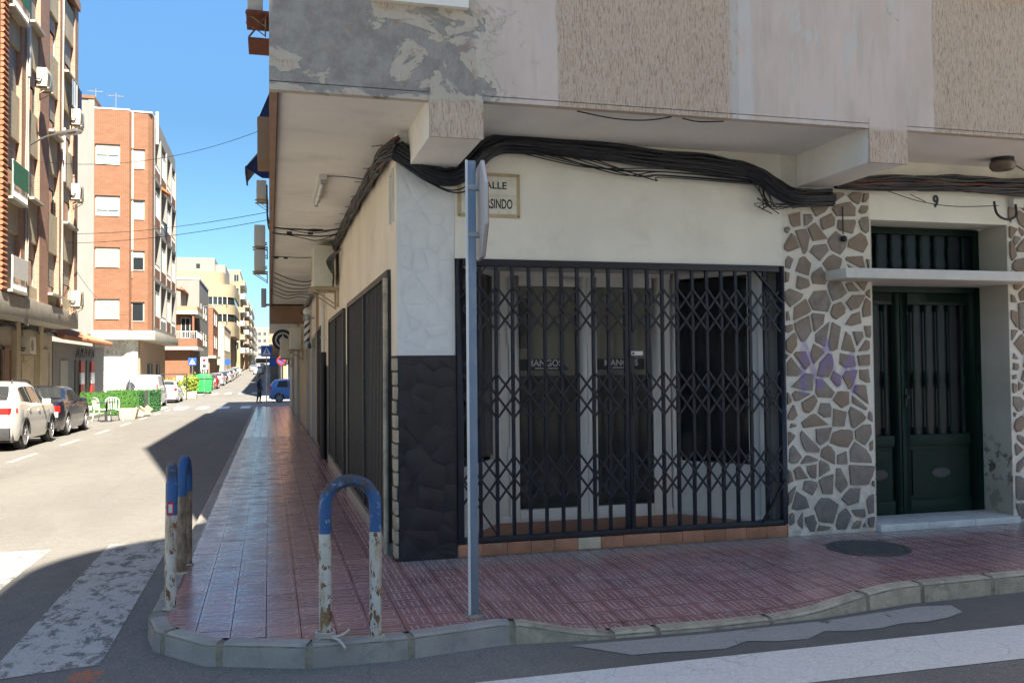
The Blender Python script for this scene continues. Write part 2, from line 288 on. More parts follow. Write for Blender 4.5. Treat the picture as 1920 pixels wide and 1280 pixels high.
# bollard paint: blue band on top, chipped white with rust below
n = NT('bollard_paint'); p = n.pos(); x, y, z = n.sep(p); ch = n.noise(n.mapv(p, (1, 1, .45)), 26, 5, .7, .2)
t = n.math('ADD', z, n.math('MULTIPLY', n.math('SUBTRACT', n.noise(p, 20, 2), .5), .015))
blue = n.ss(t, .598, .604); c = n.mix(n.ss(n.noise(p, 8, 4), .3, .7), (.50, .47, .40), (.60, .58, .52))
bc = n.mix(n.ss(n.noise(p, 18, 5, .7), .56, .62), (.025, .095, .25), (.33, .34, .34)); bc = n.mix(n.math('MULTIPLY', n.ss(z, .80, .87), n.ss(n.noise(p, 16, 5, .7), .40, .48)), bc, (.055, .055, .06))
c = n.mix(blue, c, bc); rust = n.mix(n.ss(n.noise(p, 60, 4, .7), .35, .65), (.06, .025, .012), (.24, .10, .035))
th = n.math('ADD', ch, n.ss(z, .45, .0, 0, .06)); th = n.math('SUBTRACT', th, n.math('MULTIPLY', blue, .11))
c = n.mix(n.ss(th, .565, .585), c, rust); c = n.mix(n.math('MULTIPLY', n.math('SUBTRACT', 1.0, blue), n.ss(n.noise(n.mapv(p, (1, 1, .22)), 15, 5, .7), .44, .66, 0, .75)), c, (.36, .24, .12))
n.bump(n.ss(th, .56, .59, 1, 0), .5, .003); MT['bollard'] = n.out(c, .5, 0, .4)
n = NT('bollard_rusty_brown'); p = n.pos(); x, y, z = n.sep(p)
c = n.mix(n.ss(n.noise(n.mapv(p, (1, 1, .4)), 16, 5, .7), .35, .65), (.12, .065, .035), (.30, .24, .17)); c = n.mix(n.ss(z, .578, .584), c, (.025, .095, .25)); c = n.mix(n.ss(n.noise(p, 16, 4, .6), .6, .66, 0, .8), c, (.05, .05, .055))
MT['bollard_brown'] = n.out(c, .5, 0, .4)
n = NT('pole_sky_cast'); p = n.pos(); z = n.sep(p)[2]; c = n.mix(n.ss(n.noise(n.mapv(p, (1, 1, .3)), 14, 4, .6), .3, .7), (.15, .21, .30), (.22, .29, .38)); c = n.mix(n.ss(z, .9, .2, 0, .6), c, (.20, .22, .24))  # blue cast of the reflected sky painted into the pole colour
MT['pole_sky_tint'] = n.out(c, .38, .25, .5)
n = NT('door_reveal_paint'); p = n.pos(); x, y, z = n.sep(p); c = n.mix(n.ss(n.noise(p, 2, 4), .3, .7), (.50, .45, .36), (.58, .53, .44))
dmp = n.math('MULTIPLY', n.ss(z, 1.0, .5), n.ss(n.noise(p, 7, 6, .7), .52, .56)); c = n.mix(dmp, c, (.14, .10, .07)); c = n.mix(n.math('MULTIPLY', n.ss(z, .55, .3), .7), c, (.38, .32, .25))
n.bump(n.noise(p, 30, 4), .3, .01); MT['reveal'] = n.out(c, .85, 0, .2)
n = NT('graffiti_wall'); p = n.pos(); c = n.mix(n.ss(n.noise(p, 2, 5, .7), .4, .6), (.60, .57, .50), (.46, .42, .35)); wv = n.noise(n.mapv(p, (1.5, 1.5, 1)), 1.6, 2, .4, 2.5)
c = n.mix(n.math('MULTIPLY', n.ss(n.math('ABSOLUTE', n.math('SUBTRACT', wv, .5)), .025, .008), .8), c, (.10, .12, .13)); MT['graffiti'] = n.out(c, .9)

# ------------------------------------------------------------------ mesh helpers
ORG = {}
def vec(a): return Vector(a)
class MB:
    def __init__(s): s.v = []; s.f = []; s.m = []; s.k = 0
    def add(s, vs, fs):
        o = len(s.v); s.v += [tuple(v) for v in vs]; s.f += [tuple(i + o for i in f) for f in fs]; s.m += [s.k] * len(fs); return s
    def box(s, x0, x1, y0, y1, z0, z1):
        return s.add([(x0, y0, z0), (x1, y0, z0), (x1, y1, z0), (x0, y1, z0), (x0, y0, z1), (x1, y0, z1), (x1, y1, z1), (x0, y1, z1)],
                     [(0, 3, 2, 1), (4, 5, 6, 7), (0, 1, 5, 4), (1, 2, 6, 5), (2, 3, 7, 6), (3, 0, 4, 7)])
    def obox(s, c, size, M=None):
        M = M or Matrix(); c = vec(c); h = vec(size) / 2
        vs = [c + M @ Vector((sx * h.x, sy * h.y, sz * h.z)) for sz in (-1, 1) for sx, sy in ((-1, -1), (1, -1), (1, 1), (-1, 1))]
        return s.add(vs, [(0, 3, 2, 1), (4, 5, 6, 7), (0, 1, 5, 4), (1, 2, 6, 5), (2, 3, 7, 6), (3, 0, 4, 7)])
    def beam(s, a, b, w, t):     # flat bar from a to b, w wide (in plane normal), t thick
        a, b = vec(a), vec(b); d = (b - a); L = d.length; M = d.to_track_quat('Z', 'Y').to_matrix()
        return s.obox((a + b) / 2, (w, t, L), M)
    def poly(s, pts): return s.add(pts, [tuple(range(len(pts)))])
    def prism(s, pts, d):        # 3d polygon extruded by vector d
        n = len(pts); d = vec(d); top = [vec(p) + d for p in pts]
        return s.add(list(pts) + top, [tuple(range(n))[::-1], tuple(range(n, 2 * n))] + [(i, (i + 1) % n, n + (i + 1) % n, n + i) for i in range(n)])
    def tube(s, pts, r, n=8, caps=True):
        pts = [vec(p) for p in pts]; N = len(pts); rs = r if isinstance(r, (list, tuple)) else [r] * N; o = len(s.v); vs = []; prev = None
        for i, p in enumerate(pts):
            d = (pts[min(i + 1, N - 1)] - pts[max(i - 1, 0)]); d = d.normalized() if d.length > 1e-9 else Vector((0, 0, 1))
            if prev is None: u = d.orthogonal().normalized()
            else: u = (prev - d * prev.dot(d)); u = u.normalized() if u.length > 1e-6 else d.orthogonal().normalized()
            prev = u; w = d.cross(u)
            for k in range(n):
                a = 2 * math.pi * k / n; vs.append(p + (u * math.cos(a) + w * math.sin(a)) * rs[i])
        fs = [(i * n + k, i * n + (k + 1) % n, (i + 1) * n + (k + 1) % n, (i + 1) * n + k) for i in range(N - 1) for k in range(n)]
        if caps: fs += [tuple(range(n))[::-1], tuple((N - 1) * n + k for k in range(n))]
        return s.add(vs, fs)
    def cyl(s, a, b, r, n=16): return s.tube([a, b], r, n)
    def lathe(s, base, prof, n=14): # prof (r,z) around vertical axis
        b = vec(base); return s.tube([b + Vector((0, 0, z)) for r, z in prof], [max(r, 1e-4) for r, z in prof], n)
    def ball(s, c, r, n=12, m=8, sz=1):
        c = vec(c); return s.tube([c + Vector((0, 0, -r * sz * math.cos(math.pi * i / m))) for i in range(m + 1)], [max(1e-4, r * math.sin(math.pi * i / m)) for i in range(m + 1)], n)
    def merge(s, o, M=None):
        k = len(s.v); s.v += [tuple(M @ Vector(v)) for v in o.v] if M else o.v; s.f += [tuple(i + k for i in f) for f in o.f]; s.m += [m for m in o.m]; return s
    def mesh(s, name, mats, smooth=None, bevel=0, off=None):
        me = bpy.data.meshes.new(name); vs = s.v if off is None else [(v[0] - off[0], v[1] - off[1], v[2] - off[2]) for v in s.v]
        me.from_pydata(vs, [], s.f); me.polygons.foreach_set('material_index', s.m)
        for m in (mats if isinstance(mats, (list, tuple)) else [mats]): me.materials.append(MT[m])
        if bevel:
            bm = bmesh.new(); bm.from_mesh(me); bmesh.ops.remove_doubles(bm, verts=bm.verts, dist=1e-5); bm.normal_update()
            es = [e for e in bm.edges if len(e.link_faces) == 2 and e.calc_face_angle(0) > .5]
            bmesh.ops.bevel(bm, geom=es, offset=bevel, segments=2, affect='EDGES', profile=.6, clamp_overlap=True); bm.to_mesh(me); bm.free()
            if smooth is None: smooth = 50
        if smooth:
            me.polygons.foreach_set('use_smooth', [True] * len(me.polygons)); me.set_sharp_from_angle(angle=RAD(smooth))
        me.update(); return me
    def build(s, name, mats, parent=None, smooth=None, bevel=0, **tags):
        if parent is None:
            xs = [v[0] for v in s.v]; ys = [v[1] for v in s.v]; zs = [v[2] for v in s.v]
            off = Vector(((min(xs) + max(xs)) / 2, (min(ys) + max(ys)) / 2, min(zs)))
        else: off = ORG.get(parent.name, Vector())
        o = bpy.data.objects.new(name, s.mesh(name, mats, smooth, bevel, off)); COL.objects.link(o); ORG[o.name] = off
        if parent is None: o.location = off
        else: o.parent = parent
        for k, v in tags.items():
            if v is not None: o[k] = v
        return o
def thing(name, label, cat, loc=(0, 0, 0), group=None):
    o = bpy.data.objects.new(name, None); COL.objects.link(o); o.location = loc; ORG[o.name] = Vector(loc); o.empty_display_size = .1
    o['label'] = label; o['category'] = cat
    if group: o['group'] = group
    return o
def copy_tree(o, parent=None):
    c = o.copy(); COL.objects.link(c)
    if parent: c.parent = parent
    for ch in [q for q in bpy.data.objects if q.parent == o and q is not c]: copy_tree(ch, c)
    return c
def dup(o, loc, rz=0, label=None, scale=None):
    c = copy_tree(o); c.location = loc; c.rotation_euler = (0, 0, rz)
    if label: c['label'] = label
    if scale: c.scale = scale
    return c
def text_mesh(body, size, M, name, m, parent, sx=1, ext=.002, bold=0., **tags):
    cu = bpy.data.curves.new(name, 'FONT'); cu.body = body; cu.size = size; cu.extrude = ext; cu.align_x = 'CENTER'; cu.align_y = 'CENTER'; cu.offset = bold; cu.resolution_u = 3
    t = bpy.data.objects.new('tmp', cu); COL.objects.link(t); bpy.context.view_layer.update()
    me = bpy.data.meshes.new_from_object(t.evaluated_get(bpy.context.evaluated_depsgraph_get())); bpy.data.objects.remove(t)
    off = ORG.get(parent.name, Vector()) if parent else Vector()
    me.transform(Matrix.Translation(-off) @ M @ Matrix.Diagonal((sx, 1, 1, 1))); me.materials.clear(); me.materials.append(MT[m]); me.name = name
    o = bpy.data.objects.new(name, me); COL.objects.link(o); ORG[o.name] = off
    if parent: o.parent = parent
    for k, v in tags.items(): o[k] = v
    return o
def face_my(x, y, z): return Matrix.Translation((x, y, z)) @ Matrix.Rotation(RAD(90), 4, 'X')     # text facing -Y

def clip(poly, a, b, c):           # keep points with a*x+b*y<=c (2d)
    out = []
    for i in range(len(poly)):
        p, q = poly[i], poly[(i + 1) % len(poly)]; dp, dq = a * p[0] + b * p[1] - c, a * q[0] + b * q[1] - c
        if dp <= 0: out.append(p)
        if (dp < 0 < dq) or (dq < 0 < dp):
            t = dp / (dp - dq); out.append(tuple(p[k] + t * (q[k] - p[k]) for k in range(len(p))))
    return out
def inset(poly, d):
    n = len(poly); A = sum(poly[i][0] * poly[(i + 1) % n][1] - poly[(i + 1) % n][0] * poly[i][1] for i in range(n)); sg = 1 if A > 0 else -1; out = list(poly)
    for i in range(n):
        p, q = poly[i], poly[(i + 1) % n]; ex, ey = q[0] - p[0], q[1] - p[1]; L = math.hypot(ex, ey)
        if L < 1e-6: continue
        nx, ny = sg * ey / L, -sg * ex / L; out = clip(out, nx, ny, nx * p[0] + ny * p[1] - d)
        if len(out) < 3: return []
    return out
def area(p): return abs(sum(p[i][0] * p[(i + 1) % len(p)][1] - p[(i + 1) % len(p)][0] * p[i][1] for i in range(len(p)))) / 2
def voronoi(x0, x1, z0, z1, nx, nz, seed, jit=1.5):
    rnd = random.Random(seed); dx, dz = (x1 - x0) / nx, (z1 - z0) / nz; P = {}
    for i in range(-2, nx + 2):
        for j in range(-2, nz + 2): P[i, j] = (x0 + (i + .5 + (rnd.random() - .5) * jit) * dx, z0 + (j + .5 + (rnd.random() - .5) * jit + (i % 2) * .4) * dz)
    out = []
    for i in range(-1, nx + 1):
        for j in range(-1, nz + 1):
            p = P[i, j]; poly = [(x0, z0), (x1, z0), (x1, z1), (x0, z1)]
            for a in range(i - 3, i + 4):
                for b in range(j - 3, j + 4):
                    if (a, b) != (i, j) and (a, b) in P:
                        q = P[a, b]; mx, mz = (p[0] + q[0]) / 2, (p[1] + q[1]) / 2; ax, az = q[0] - p[0], q[1] - p[1]; poly = clip(poly, ax, az, ax * mx + az * mz)
                        if len(poly) < 3: break
                if len(poly) < 3: break
            if len(poly) >= 3: out.append(poly)
    return out
random.seed(7)

# ------------------------------------------------------------------ terrain: the street dips, then climbs
def zr(y): return -.008 * max(0, min(y, 55)) if y < 65 else (-.44 + .008 * (y - 65) if y < 100 else -.16 + .015 * (y - 100))
KERB = [(-1.74, 40.), (-1.74, -1.15), (-1.67, -1.45), (-1.36, -1.82), (-.8, -2.03), (-.28, -2.04), (.35, -1.93), (.98, -2.0), (1.7, -2.02), (2.5, -1.98), (3.3, -1.84), (4.33, -1.80), (14., -1.75)]
def ramp(x, y):
    fx = max(0, min(1, (x - .35) / .65)) * max(0, min(1, (3.25 - x) / 1.1)); fx = fx * fx * (3 - 2 * fx); fy = max(0, min(1, (-y - .75) / 1.15)); return -.095 * fx * fy
def sz(x, y): return zr(y) + ramp(x, y)
ys = [-60, -30, -12, -6, 0, 20, 40, 55, 65, 80, 100, 150, 250, 400, 600]
g = MB(); xs = [-300, -60, -7.95, -1.7, 60, 300]
g.add([(x, y, zr(y) - .13) for y in ys for x in xs], [(j * 6 + i, j * 6 + i + 1, (j + 1) * 6 + i + 1, (j + 1) * 6 + i) for j in range(len(ys) - 1) for i in range(5)])
road = g.build('road', 'asphalt', smooth=30, kind='structure', label='grey asphalt street with a shaded near half running uphill between blocks')
def sheet(pts, dz=0.): return [(x, y, zr(y) - .13 + dz) for x, y in pts]
# painted markings
def marking(name, pts, m, label, dz=.004):
    a = MB(); lo, hi = min(p[1] for p in pts), max(p[1] for p in pts)
    if lo < 0 < hi: a.poly(sheet(clip(pts, 0, 1, 0), dz)); a.poly(sheet(clip(pts, 0, -1, 0), dz))
    else: a.poly(sheet(pts, dz))
    return a.build(name, m, kind='structure', label=label)
marking('crossing_stripe', [(-2.50, -1.75), (-1.93, -1.62), (-1.93, 2.32), (-2.50, 2.32)], 'road_paint_worn', 'worn crossing stripe beside the corner kerb')
marking('crossing_stripe', [(-3.55, -1.9), (-3.0, -1.9), (-3.0, 2.2), (-3.55, 2.2)], 'road_paint_worn', 'worn crossing stripe second from the corner kerb')
marking('crossing_stripe', [(-4.60, -1.9), (-4.05, -1.9), (-4.05, 2.2), (-4.60, 2.2)], 'road_paint_worn', 'worn crossing stripe third from the corner kerb')
marking('crossing_stripe', [(.05, -3.02), (6.5, -3.02), (6.5, -2.45), (.05, -2.52)], 'road_paint', 'thick white cracked crossing stripe across the near road')
marking('crossing_stripe', [(.05, -4.05), (6.5, -4.05), (6.5, -3.5), (.05, -3.5)], 'road_paint', 'second white crossing stripe nearer the camera')
for i in range(5): marking('crossing_stripe', [(-6.9 + i * 1.1, 42), (-6.4 + i * 1.1, 42), (-6.4 + i * 1.1, 46), (-6.9 + i * 1.1, 46)], 'road_paint', 'white stripe of the distant near-side crossing')
for i in range(5): marking('crossing_stripe', [(-6.9 + i * 1.1, 73), (-6.4 + i * 1.1, 73), (-6.4 + i * 1.1, 77), (-6.9 + i * 1.1, 77)], 'road_paint', 'white stripe of the far crossing by the green container')
for i in range(8):
    y0 = 12.4 + i * 4.6; marking('parking_line', [(-5.98, y0), (-5.86, y0), (-5.86, y0 + 2.2), (-5.98, y0 + 2.2)], 'road_paint_worn', 'pale dash of the parking bay line')
# concrete gutter patch by the dropped kerb
rr = random.Random(3); pts = [(.75, -2.06), (1.6, -2.08), (2.5, -2.04), (3.3, -1.92), (3.55, -1.96)]; low = [(3.5 - i * .19, -2.10 - .16 * math.sin(min(1, i / 9) * 1.5) - rr.random() * .09 - .03 * (i % 3)) for i in range(14)]
marking('gutter_patch', pts[:1] + [(x, y) for x, y in pts[1:]] + low, 'patch', 'pale concrete patch along the dropped kerb', .004)

# sidewalk bed, kerb stones, paving tiles
def offset_line(L, d):
    out = []
    for i, p in enumerate(L):
        a = L[max(0, i - 1)]; b = L[min(len(L) - 1, i + 1)]; t = Vector((b[0] - a[0], b[1] - a[1])).normalized(); out.append((p[0] - t.y * d, p[1] + t.x * d))
    return out
INNER = offset_line(KERB, .11)
g = MB(); gx = [-1.64, -1.4, -1.2, -1, -.8, -.6, -.4, -.2, 0]; gy = [-1.9 + .2 * i for i in range(10)]
def inside(x, y):
    for i in range(len(INNER) - 1):
        a, b = INNER[i], INNER[i + 1]; cr_ = (b[0] - a[0]) * (y - a[1]) - (b[1] - a[1]) * (x - a[0])
        if i <= 4 and x < -.28 and cr_ < 0: return False
        if i > 4 and a[0] <= x <= b[0] and cr_ < 0: return False
    return True
walk = MB()
poly2 = INNER[1:]
# bed strip: from inner kerb line to building line, in slices
xsl = [-.28 + .12 * i for i in range(120)]
def yin(x):
    for i in range(5, len(INNER) - 1):
        a, b = INNER[i], INNER[i + 1]
        if a[0] <= x <= b[0]: return a[1] + (b[1] - a[1]) * (x - a[0]) / (b[0] - a[0])
    return INNER[5][1]
nr = 8
vs = []; fs = []
for i, x in enumerate(xsl):
    y0 = yin(x) - .01
    for j in range(nr + 1):
        yy = y0 + (0.02 - y0) * j / nr; vs.append((x, yy, sz(x, yy) - .014))
for i in range(len(xsl) - 1):
    for j in range(nr): a = i * (nr + 1) + j; fs.append((a, a + nr + 1, a + nr + 2, a + 1))
walk.add(vs, fs)
cp = [p for p in INNER[1:6]]; cp = [(p[0] - .01, p[1] - .01) for p in cp]
walk.poly([(p[0], p[1], sz(*p) - .014) for p in cp] + [(-.28, 0, -.014), (cp[0][0], 0, -.014)])
for i in range(8):
    y0, y1 = i * 5, i * 5 + 5; walk.poly([(-1.66, y0, zr(y0) - .014), (0.02, y0, zr(y0) - .014), (0.02, y1, zr(y1) - .014), (-1.66, y1, zr(y1) - .014)])
walk.poly([(-.3, 0, -.0145), (0.02, 0, -.0145), (0.02, -1.9, -.0145), (-.3, -1.9, -.0145)])
sidewalk = walk.build('sidewalk', 'mortar_bed', kind='structure', label='red embossed tile pavement wrapping the street corner')
# tile pattern: raised meander lines
T = .2
MEAN = [[(.04, .17), (.76, .17), (.86, .2), (.9, .29), (.9, .44)], [(.04, .36), (.70, .36)], [(.30, .62), (.96, .62)],
        [(.96, .83), (.24, .83), (.14, .8), (.10, .71), (.10, .56)]]
def tile_polys(rot):
    e = .0026; P = [([(e, e), (T - e, e), (T - e, T - e), (e, T - e)], 0, 0.)]
    for ln in MEAN:
        L = [(x * (T - .012) + .006, y * (T - .012) + .006) for x, y in ln]; O = [offset_line(L, .0042), offset_line(L, -.0042)]
        for i in range(len(L) - 1): P.append(([O[1][i], O[1][i + 1], O[0][i + 1], O[0][i]], 1, .0006))
    if rot: P = [([(q[1], T - q[0]) for q in p][::-1][::-1], k, z) for p, k, z in P]
    return P
TP = [tile_polys(0), tile_polys(1)]
def tile_mesh(rot):
    a = MB()
    for p, k, z in TP[rot]:
        a.k = k; q = [(x - T / 2, y - T / 2, z) for x, y in p]
        s_ = sum(q[i][0] * q[(i + 1) % len(q)][1] - q[(i + 1) % len(q)][0] * q[i][1] for i in range(len(q)))
        a.poly(q if s_ > 0 else q[::-1])
    a.k = 0; h = T / 2 - .0026; c4 = [(-h, -h), (h, -h), (h, h), (-h, h)]
    for i in range(4): p, q = c4[i], c4[(i + 1) % 4]; a.poly([(p[0], p[1], -.012), (q[0], q[1], -.012), (q[0], q[1], 0), (p[0], p[1], 0)])
    return a
TM = [tile_mesh(0).mesh('paving_tile', ['tile_red', 'tile_line']), tile_mesh(1).mesh('paving_tile', ['tile_red', 'tile_line'])]
tiles = []
camp = Vector((-1, -7.24, 1.54))
for i in range(-9, 46):
    for j in range(-11, 200):
        x, y = i * T - .02, j * T
        if x + T > 9.2 or (x > -.15 and y > -.1) or x + T / 2 < -1.75: continue
        if x > -.15 and y + T > .01: continue
        cs = [inside(x + dx, y + dy) for dx in (0, T) for dy in (0, T)]
        if not any(cs): continue
        rot = 1 if (x > -.25) else 0
        cx_, cy_ = x + T / 2, y + T / 2; d = (Vector((cx_, cy_, 0)) - camp); k = 1 / (d.length ** 3)
        f_ = d.dot(_f); u_ = d.dot(_r) / f_; v_ = d.dot(_u) / f_; vis = f_ > 0 and abs(u_) < .60 and abs(v_) < .41
        tiles.append((k if vis else 0, x, y, rot, all(cs) and not (x < 0 < x + T and y > -.2 + .01)))
tiles.sort(key=lambda t: -t[0]); rest = MB(); cnt = 0
def tmat(x, y, jx=True):
    cx_, cy_ = x + T / 2, y + T / 2; e = .08; nx = -(sz(cx_ + e, cy_) - sz(cx_ - e, cy_)) / (2 * e); ny = -(sz(cx_, cy_ + e) - sz(cx_, cy_ - e)) / (2 * e)
    rr = random.Random(int(cx_ * 977 + cy_ * 7919)); q = Vector((nx + rr.uniform(-.006, .006), ny + rr.uniform(-.006, .006), 1)).to_track_quat('Z', 'Y')
    R3 = Matrix.Rotation(ny * -1, 4, 'X') @ Matrix.Rotation(nx, 4, 'Y') @ Matrix.Rotation(rr.uniform(-.006, .006), 4, 'Y') @ Matrix.Rotation(rr.uniform(-.005, .005), 4, 'X')
    return Matrix.Translation((cx_, cy_, sz(cx_, cy_) + rr.uniform(-.0012, .0012))) @ R3
SO = ORG['sidewalk']
for (k, x, y, rot, full) in tiles:
    M_ = tmat(x, y)
    if full and k > 0 and cnt < 300:
        o = bpy.data.objects.new('paving_tile', TM[rot]); COL.objects.link(o); o.parent = sidewalk; o.matrix_local = Matrix.Translation(-SO) @ M_; cnt += 1; continue
    for p, mi, z in TP[rot]:
        if mi == 1 and (y > 16 or x > 7): continue
        pp = [(x + a, y + b) for a, b in p]
        if not full:
            for i in range(len(INNER) - 1):
                a, b = INNER[i], INNER[i + 1]
                if (i <= 4 and x + T / 2 < -.28) or (i > 4 and a[0] - .3 <= x <= b[0] + .1 and (a[0] <= x + T / 2 <= b[0])) or (i == 5 and x + T / 2 < -.2 and x > -.45):
                    ax, ay = (b[1] - a[1]), -(b[0] - a[0]); pp = clip(pp, ax, ay, ax * a[0] + ay * a[1])
                if len(pp) < 3: break
            if len(pp) >= 3 and y > -.19 and x < 0: pp = clip(pp, 1, 0, -.004)
        if len(pp) < 3 or area(pp) < 1e-6: continue
        rest.k = mi; rest.poly([tuple(M_ @ Vector((a - x - T / 2, b - y - T / 2, z))) for a, b in pp])
rest.k = 0
rest.build('paving_tiles', ['tile_red', 'tile_line'], sidewalk, kind='stuff')
# kerb
kb = MB(); KL = [Vector((x, y, 0)) for x, y in KERB]
def kline():
    out = []
    for i in range(len(KL) - 1):
        a, b = KL[i], KL[i + 1]; L = (b - a).length; k = max(1, int(L / .1)) if i else int(L / 1.0)
        for j in range(k): out.append(a.lerp(b, j / k))
    return out + [KL[-1]]
kl = kline(); ki = [Vector(p + (0,)) for p in offset_line([(p.x, p.y) for p in kl], .108)]; kmid = [Vector(p + (0,)) for p in offset_line([(p.x, p.y) for p in kl], .006)]
vs = []
for p, q in zip(kmid, ki):
    h = sz(p.x, p.y) - .012; vs += [(p.x, p.y, zr(p.y) - .2), (p.x, p.y, h), (q.x, q.y, sz(q.x, q.y) - .010)]
kb.add(vs, [f for i in range(len(kl) - 1) for f in ((3 * i, 3 * i + 3, 3 * i + 4, 3 * i + 1), (3 * i + 1, 3 * i + 4, 3 * i + 5, 3 * i + 2))])
kerb = kb.build('kerb', 'mortar', kind='structure', label='concrete kerb round the street corner with mortar joints'); KO = ORG['kerb']
def stone_seg(pts_out, m, gap=0):
    pin = offset_line([(p[0], p[1]) for p in pts_out], .112) if len(pts_out) > 1 else None
    a = MB(); vs = []; n_ = len(pts_out)
    for p, q in zip(pts_out, pin):
        zt = sz((p[0] + q[0]) / 2, (p[1] + q[1]) / 2); tl = .014
        ix, iy = (q[0] - p[0]) / .112, (q[1] - p[1]) / .112
        vs += [(p[0], p[1], zr(p[1]) - .20), (p[0] + ix * tl * .4, p[1] + iy * tl * .4, zt - .02), (p[0] + ix * .026, p[1] + iy * .026, zt), (q[0], q[1], zt + .001), (q[0], q[1], zr(p[1]) - .2)]
    fs = [(5 * i + j, 5 * i + 5 + j, 5 * i + 6 + j, 5 * i + 1 + j) for i in range(n_ - 1) for j in range(4)] + [(0, 1, 2, 3, 4), tuple(5 * (n_ - 1) + j for j in (4, 3, 2, 1, 0))]
    a.add(vs, fs); a.build('kerb_stone', m, kerb, smooth=35)
def walk_line(L, s0, s1, step=.12):
    out = []; acc = 0; 
    for i in range(len(L) - 1):
        a, b = L[i], L[i + 1]; l = math.hypot(b[0] - a[0], b[1] - a[1]); k = max(1, int(l / step))
        for j in range(k):
            s = acc + l * j / k
            if s0 < s < s1: out.append((s, (a[0] + (b[0] - a[0]) * j / k, a[1] + (b[1] - a[1]) * j / k)))
        acc += l
    def at(s):
        acc = 0
        for i in range(len(L) - 1):
            a, b = L[i], L[i + 1]; l = math.hypot(b[0] - a[0], b[1] - a[1])
            if s <= acc + l: t = (s - acc) / l; return (a[0] + (b[0] - a[0]) * t, a[1] + (b[1] - a[1]) * t)
            acc += l
        return L[-1]
    return [at(s0)] + [p for s, p in out] + [at(s1)]
tot = sum(math.hypot(KERB[i + 1][0] - KERB[i][0], KERB[i + 1][1] - KERB[i][1]) for i in range(len(KERB) - 1))
s = 0; s_corner = 41.15
while s < s_corner - .3: 
    e = min(s + 1.0, s_corner - .02); stone_seg(walk_line(KERB, s + .006, e - .006, .5), 'kerb'); s = e
brk = [s_corner, s_corner + .40, s_corner + .88, s_corner + 1.40, s_corner + 1.98, s_corner + 2.62]
for i in range(5): stone_seg(walk_line(KERB, brk[i] + .022, brk[i + 1] - .022), 'kerb')
s = brk[-1]
for L_ in (.62, .3, .8, .8, .5, .62, .55, .62, .8, .8, .8, .8, .8, .8, .8, .8, .8): 
    if s + L_ < tot: stone_seg(walk_line(KERB, s + .018, s + L_ - .018), 'kerb_old'); s += L_
# left pavement and its kerb
lp = MB()
for i in range(len(ys) - 1):
    y0, y1 = ys[i], ys[i + 1]
    if y1 <= -6: continue
    lp.add([(-14, y0, zr(y0)), (-8.05, y0, zr(y0)), (-8.05, y1, zr(y1)), (-14, y1, zr(y1))], [(0, 1, 2, 3)])
lp.build('pavement_left', 'concrete', kind='structure', label='grey pavement along the sunlit left side of the street')
lk = MB()
for i in range(len(ys) - 1):
    y0, y1 = ys[i], ys[i + 1]
    if y1 <= -6: continue
    lk.add([(-8.05, y0, zr(y0) + .002), (-7.93, y0, zr(y0) + .002), (-7.93, y1, zr(y1) + .002), (-8.05, y1, zr(y1) + .002), (-7.93, y0, zr(y0) - .16), (-7.93, y1, zr(y1) - .16)], [(0, 1, 2, 3), (1, 4, 5, 2)])
lk.build('kerb_left', 'kerb', kind='structure', label='low kerb of the left pavement behind the parked cars')
rp = MB()
for y0, y1 in ((57, 65), (65, 100), (100, 250), (250, 520)):
    rp.add([(-1.7, y0, zr(y0)), (3, y0, zr(y0)), (3, y1, zr(y1)), (-1.7, y1, zr(y1)), (-1.7, y0, zr(y0) - .15), (-1.7, y1, zr(y1) - .15), (3, y0, zr(y0) - .15)], [(0, 1, 2, 3), (4, 0, 3, 5), (4, 6, 1, 0)])
rp.build('pavement_far', 'concrete', kind='structure', label='far right pavement beyond the cross street')
# opposite pavement behind the camera
op_ = MB(); op_.box(-3.0, 40, -10.2, -8.6, -.13, 0); op_.build('pavement_opposite', 'concrete', kind='structure', label='pavement on the opposite side of the near road')
exec_after = []
# ------------------------------------------------------------------ corner building (shop at street level, flats above)
B0 = thing('apartment_building', 'flaking beige corner block with a gated shop and stone-clad doorway', 'building', (3, 4, 0))
H = 17.4
def wpart(name, m, boxes, parent=B0, bevel=0, **k):
    a = MB()
    for b in boxes: a.box(*b)
    return a.build(name, m, parent, bevel=bevel, **k)
# right side facade (plane y=0)
wpart('wall', 'white_wall', [(.47, 3.5, 0, .12, 2.44, 3.47)])
wpart('lintel', 'white_wall', [(4.43, 5.99, 0, .30, 2.895, 3.47)])
wpart('wall', 'off_white', [(7.3, 12, 0, .25, 0, 3.47)])
# upper floors
up = MB(); up.box(-1.0, 12, -1.05, 0.5, 3.47, H); up.box(-1.0, 0.5, .5, 20, 3.47, H); up.box(.5, 12, .5, 20, 3.6, H)
upper = up.build('upper_wall', 'facade', B0)
# drip edge strips and soffits, slightly recessed behind the fascia
wpart('fascia', 'facade', [(-1.0, .10, -1.05, -.985, 3.415, 3.475), (.467, 3.655, -1.05, -.985, 3.435, 3.475), (4.01, 12, -1.05, -.985, 3.44, 3.475)])
wpart('fascia', 'brown', [(-1.0, -.945, -.985, 20, 3.415, 3.475)])
wpart('soffit', 'soffit', [(-.945, .0, -.985, 20, 3.455, 3.475), (0, 12, -.985, .0, 3.455, 3.475)])
wpart('drip_joint', 'ink', [(-.945, -.937, -.985, 20, 3.449, 3.4552)])
for x0, x1 in ((.085, .467), (3.655, 4.005)):
    a = MB(); a.box(x0, x1, -1.035, -.002, 3.165, 3.46); b_ = a.build('beam', 'soffit', B0, bevel=.006)
    a = MB(); a.box(x0 - .003, x1 + .003, -1.056, -1.037, 3.16, 3.52); a.build('beam_face', 'facade', B0)
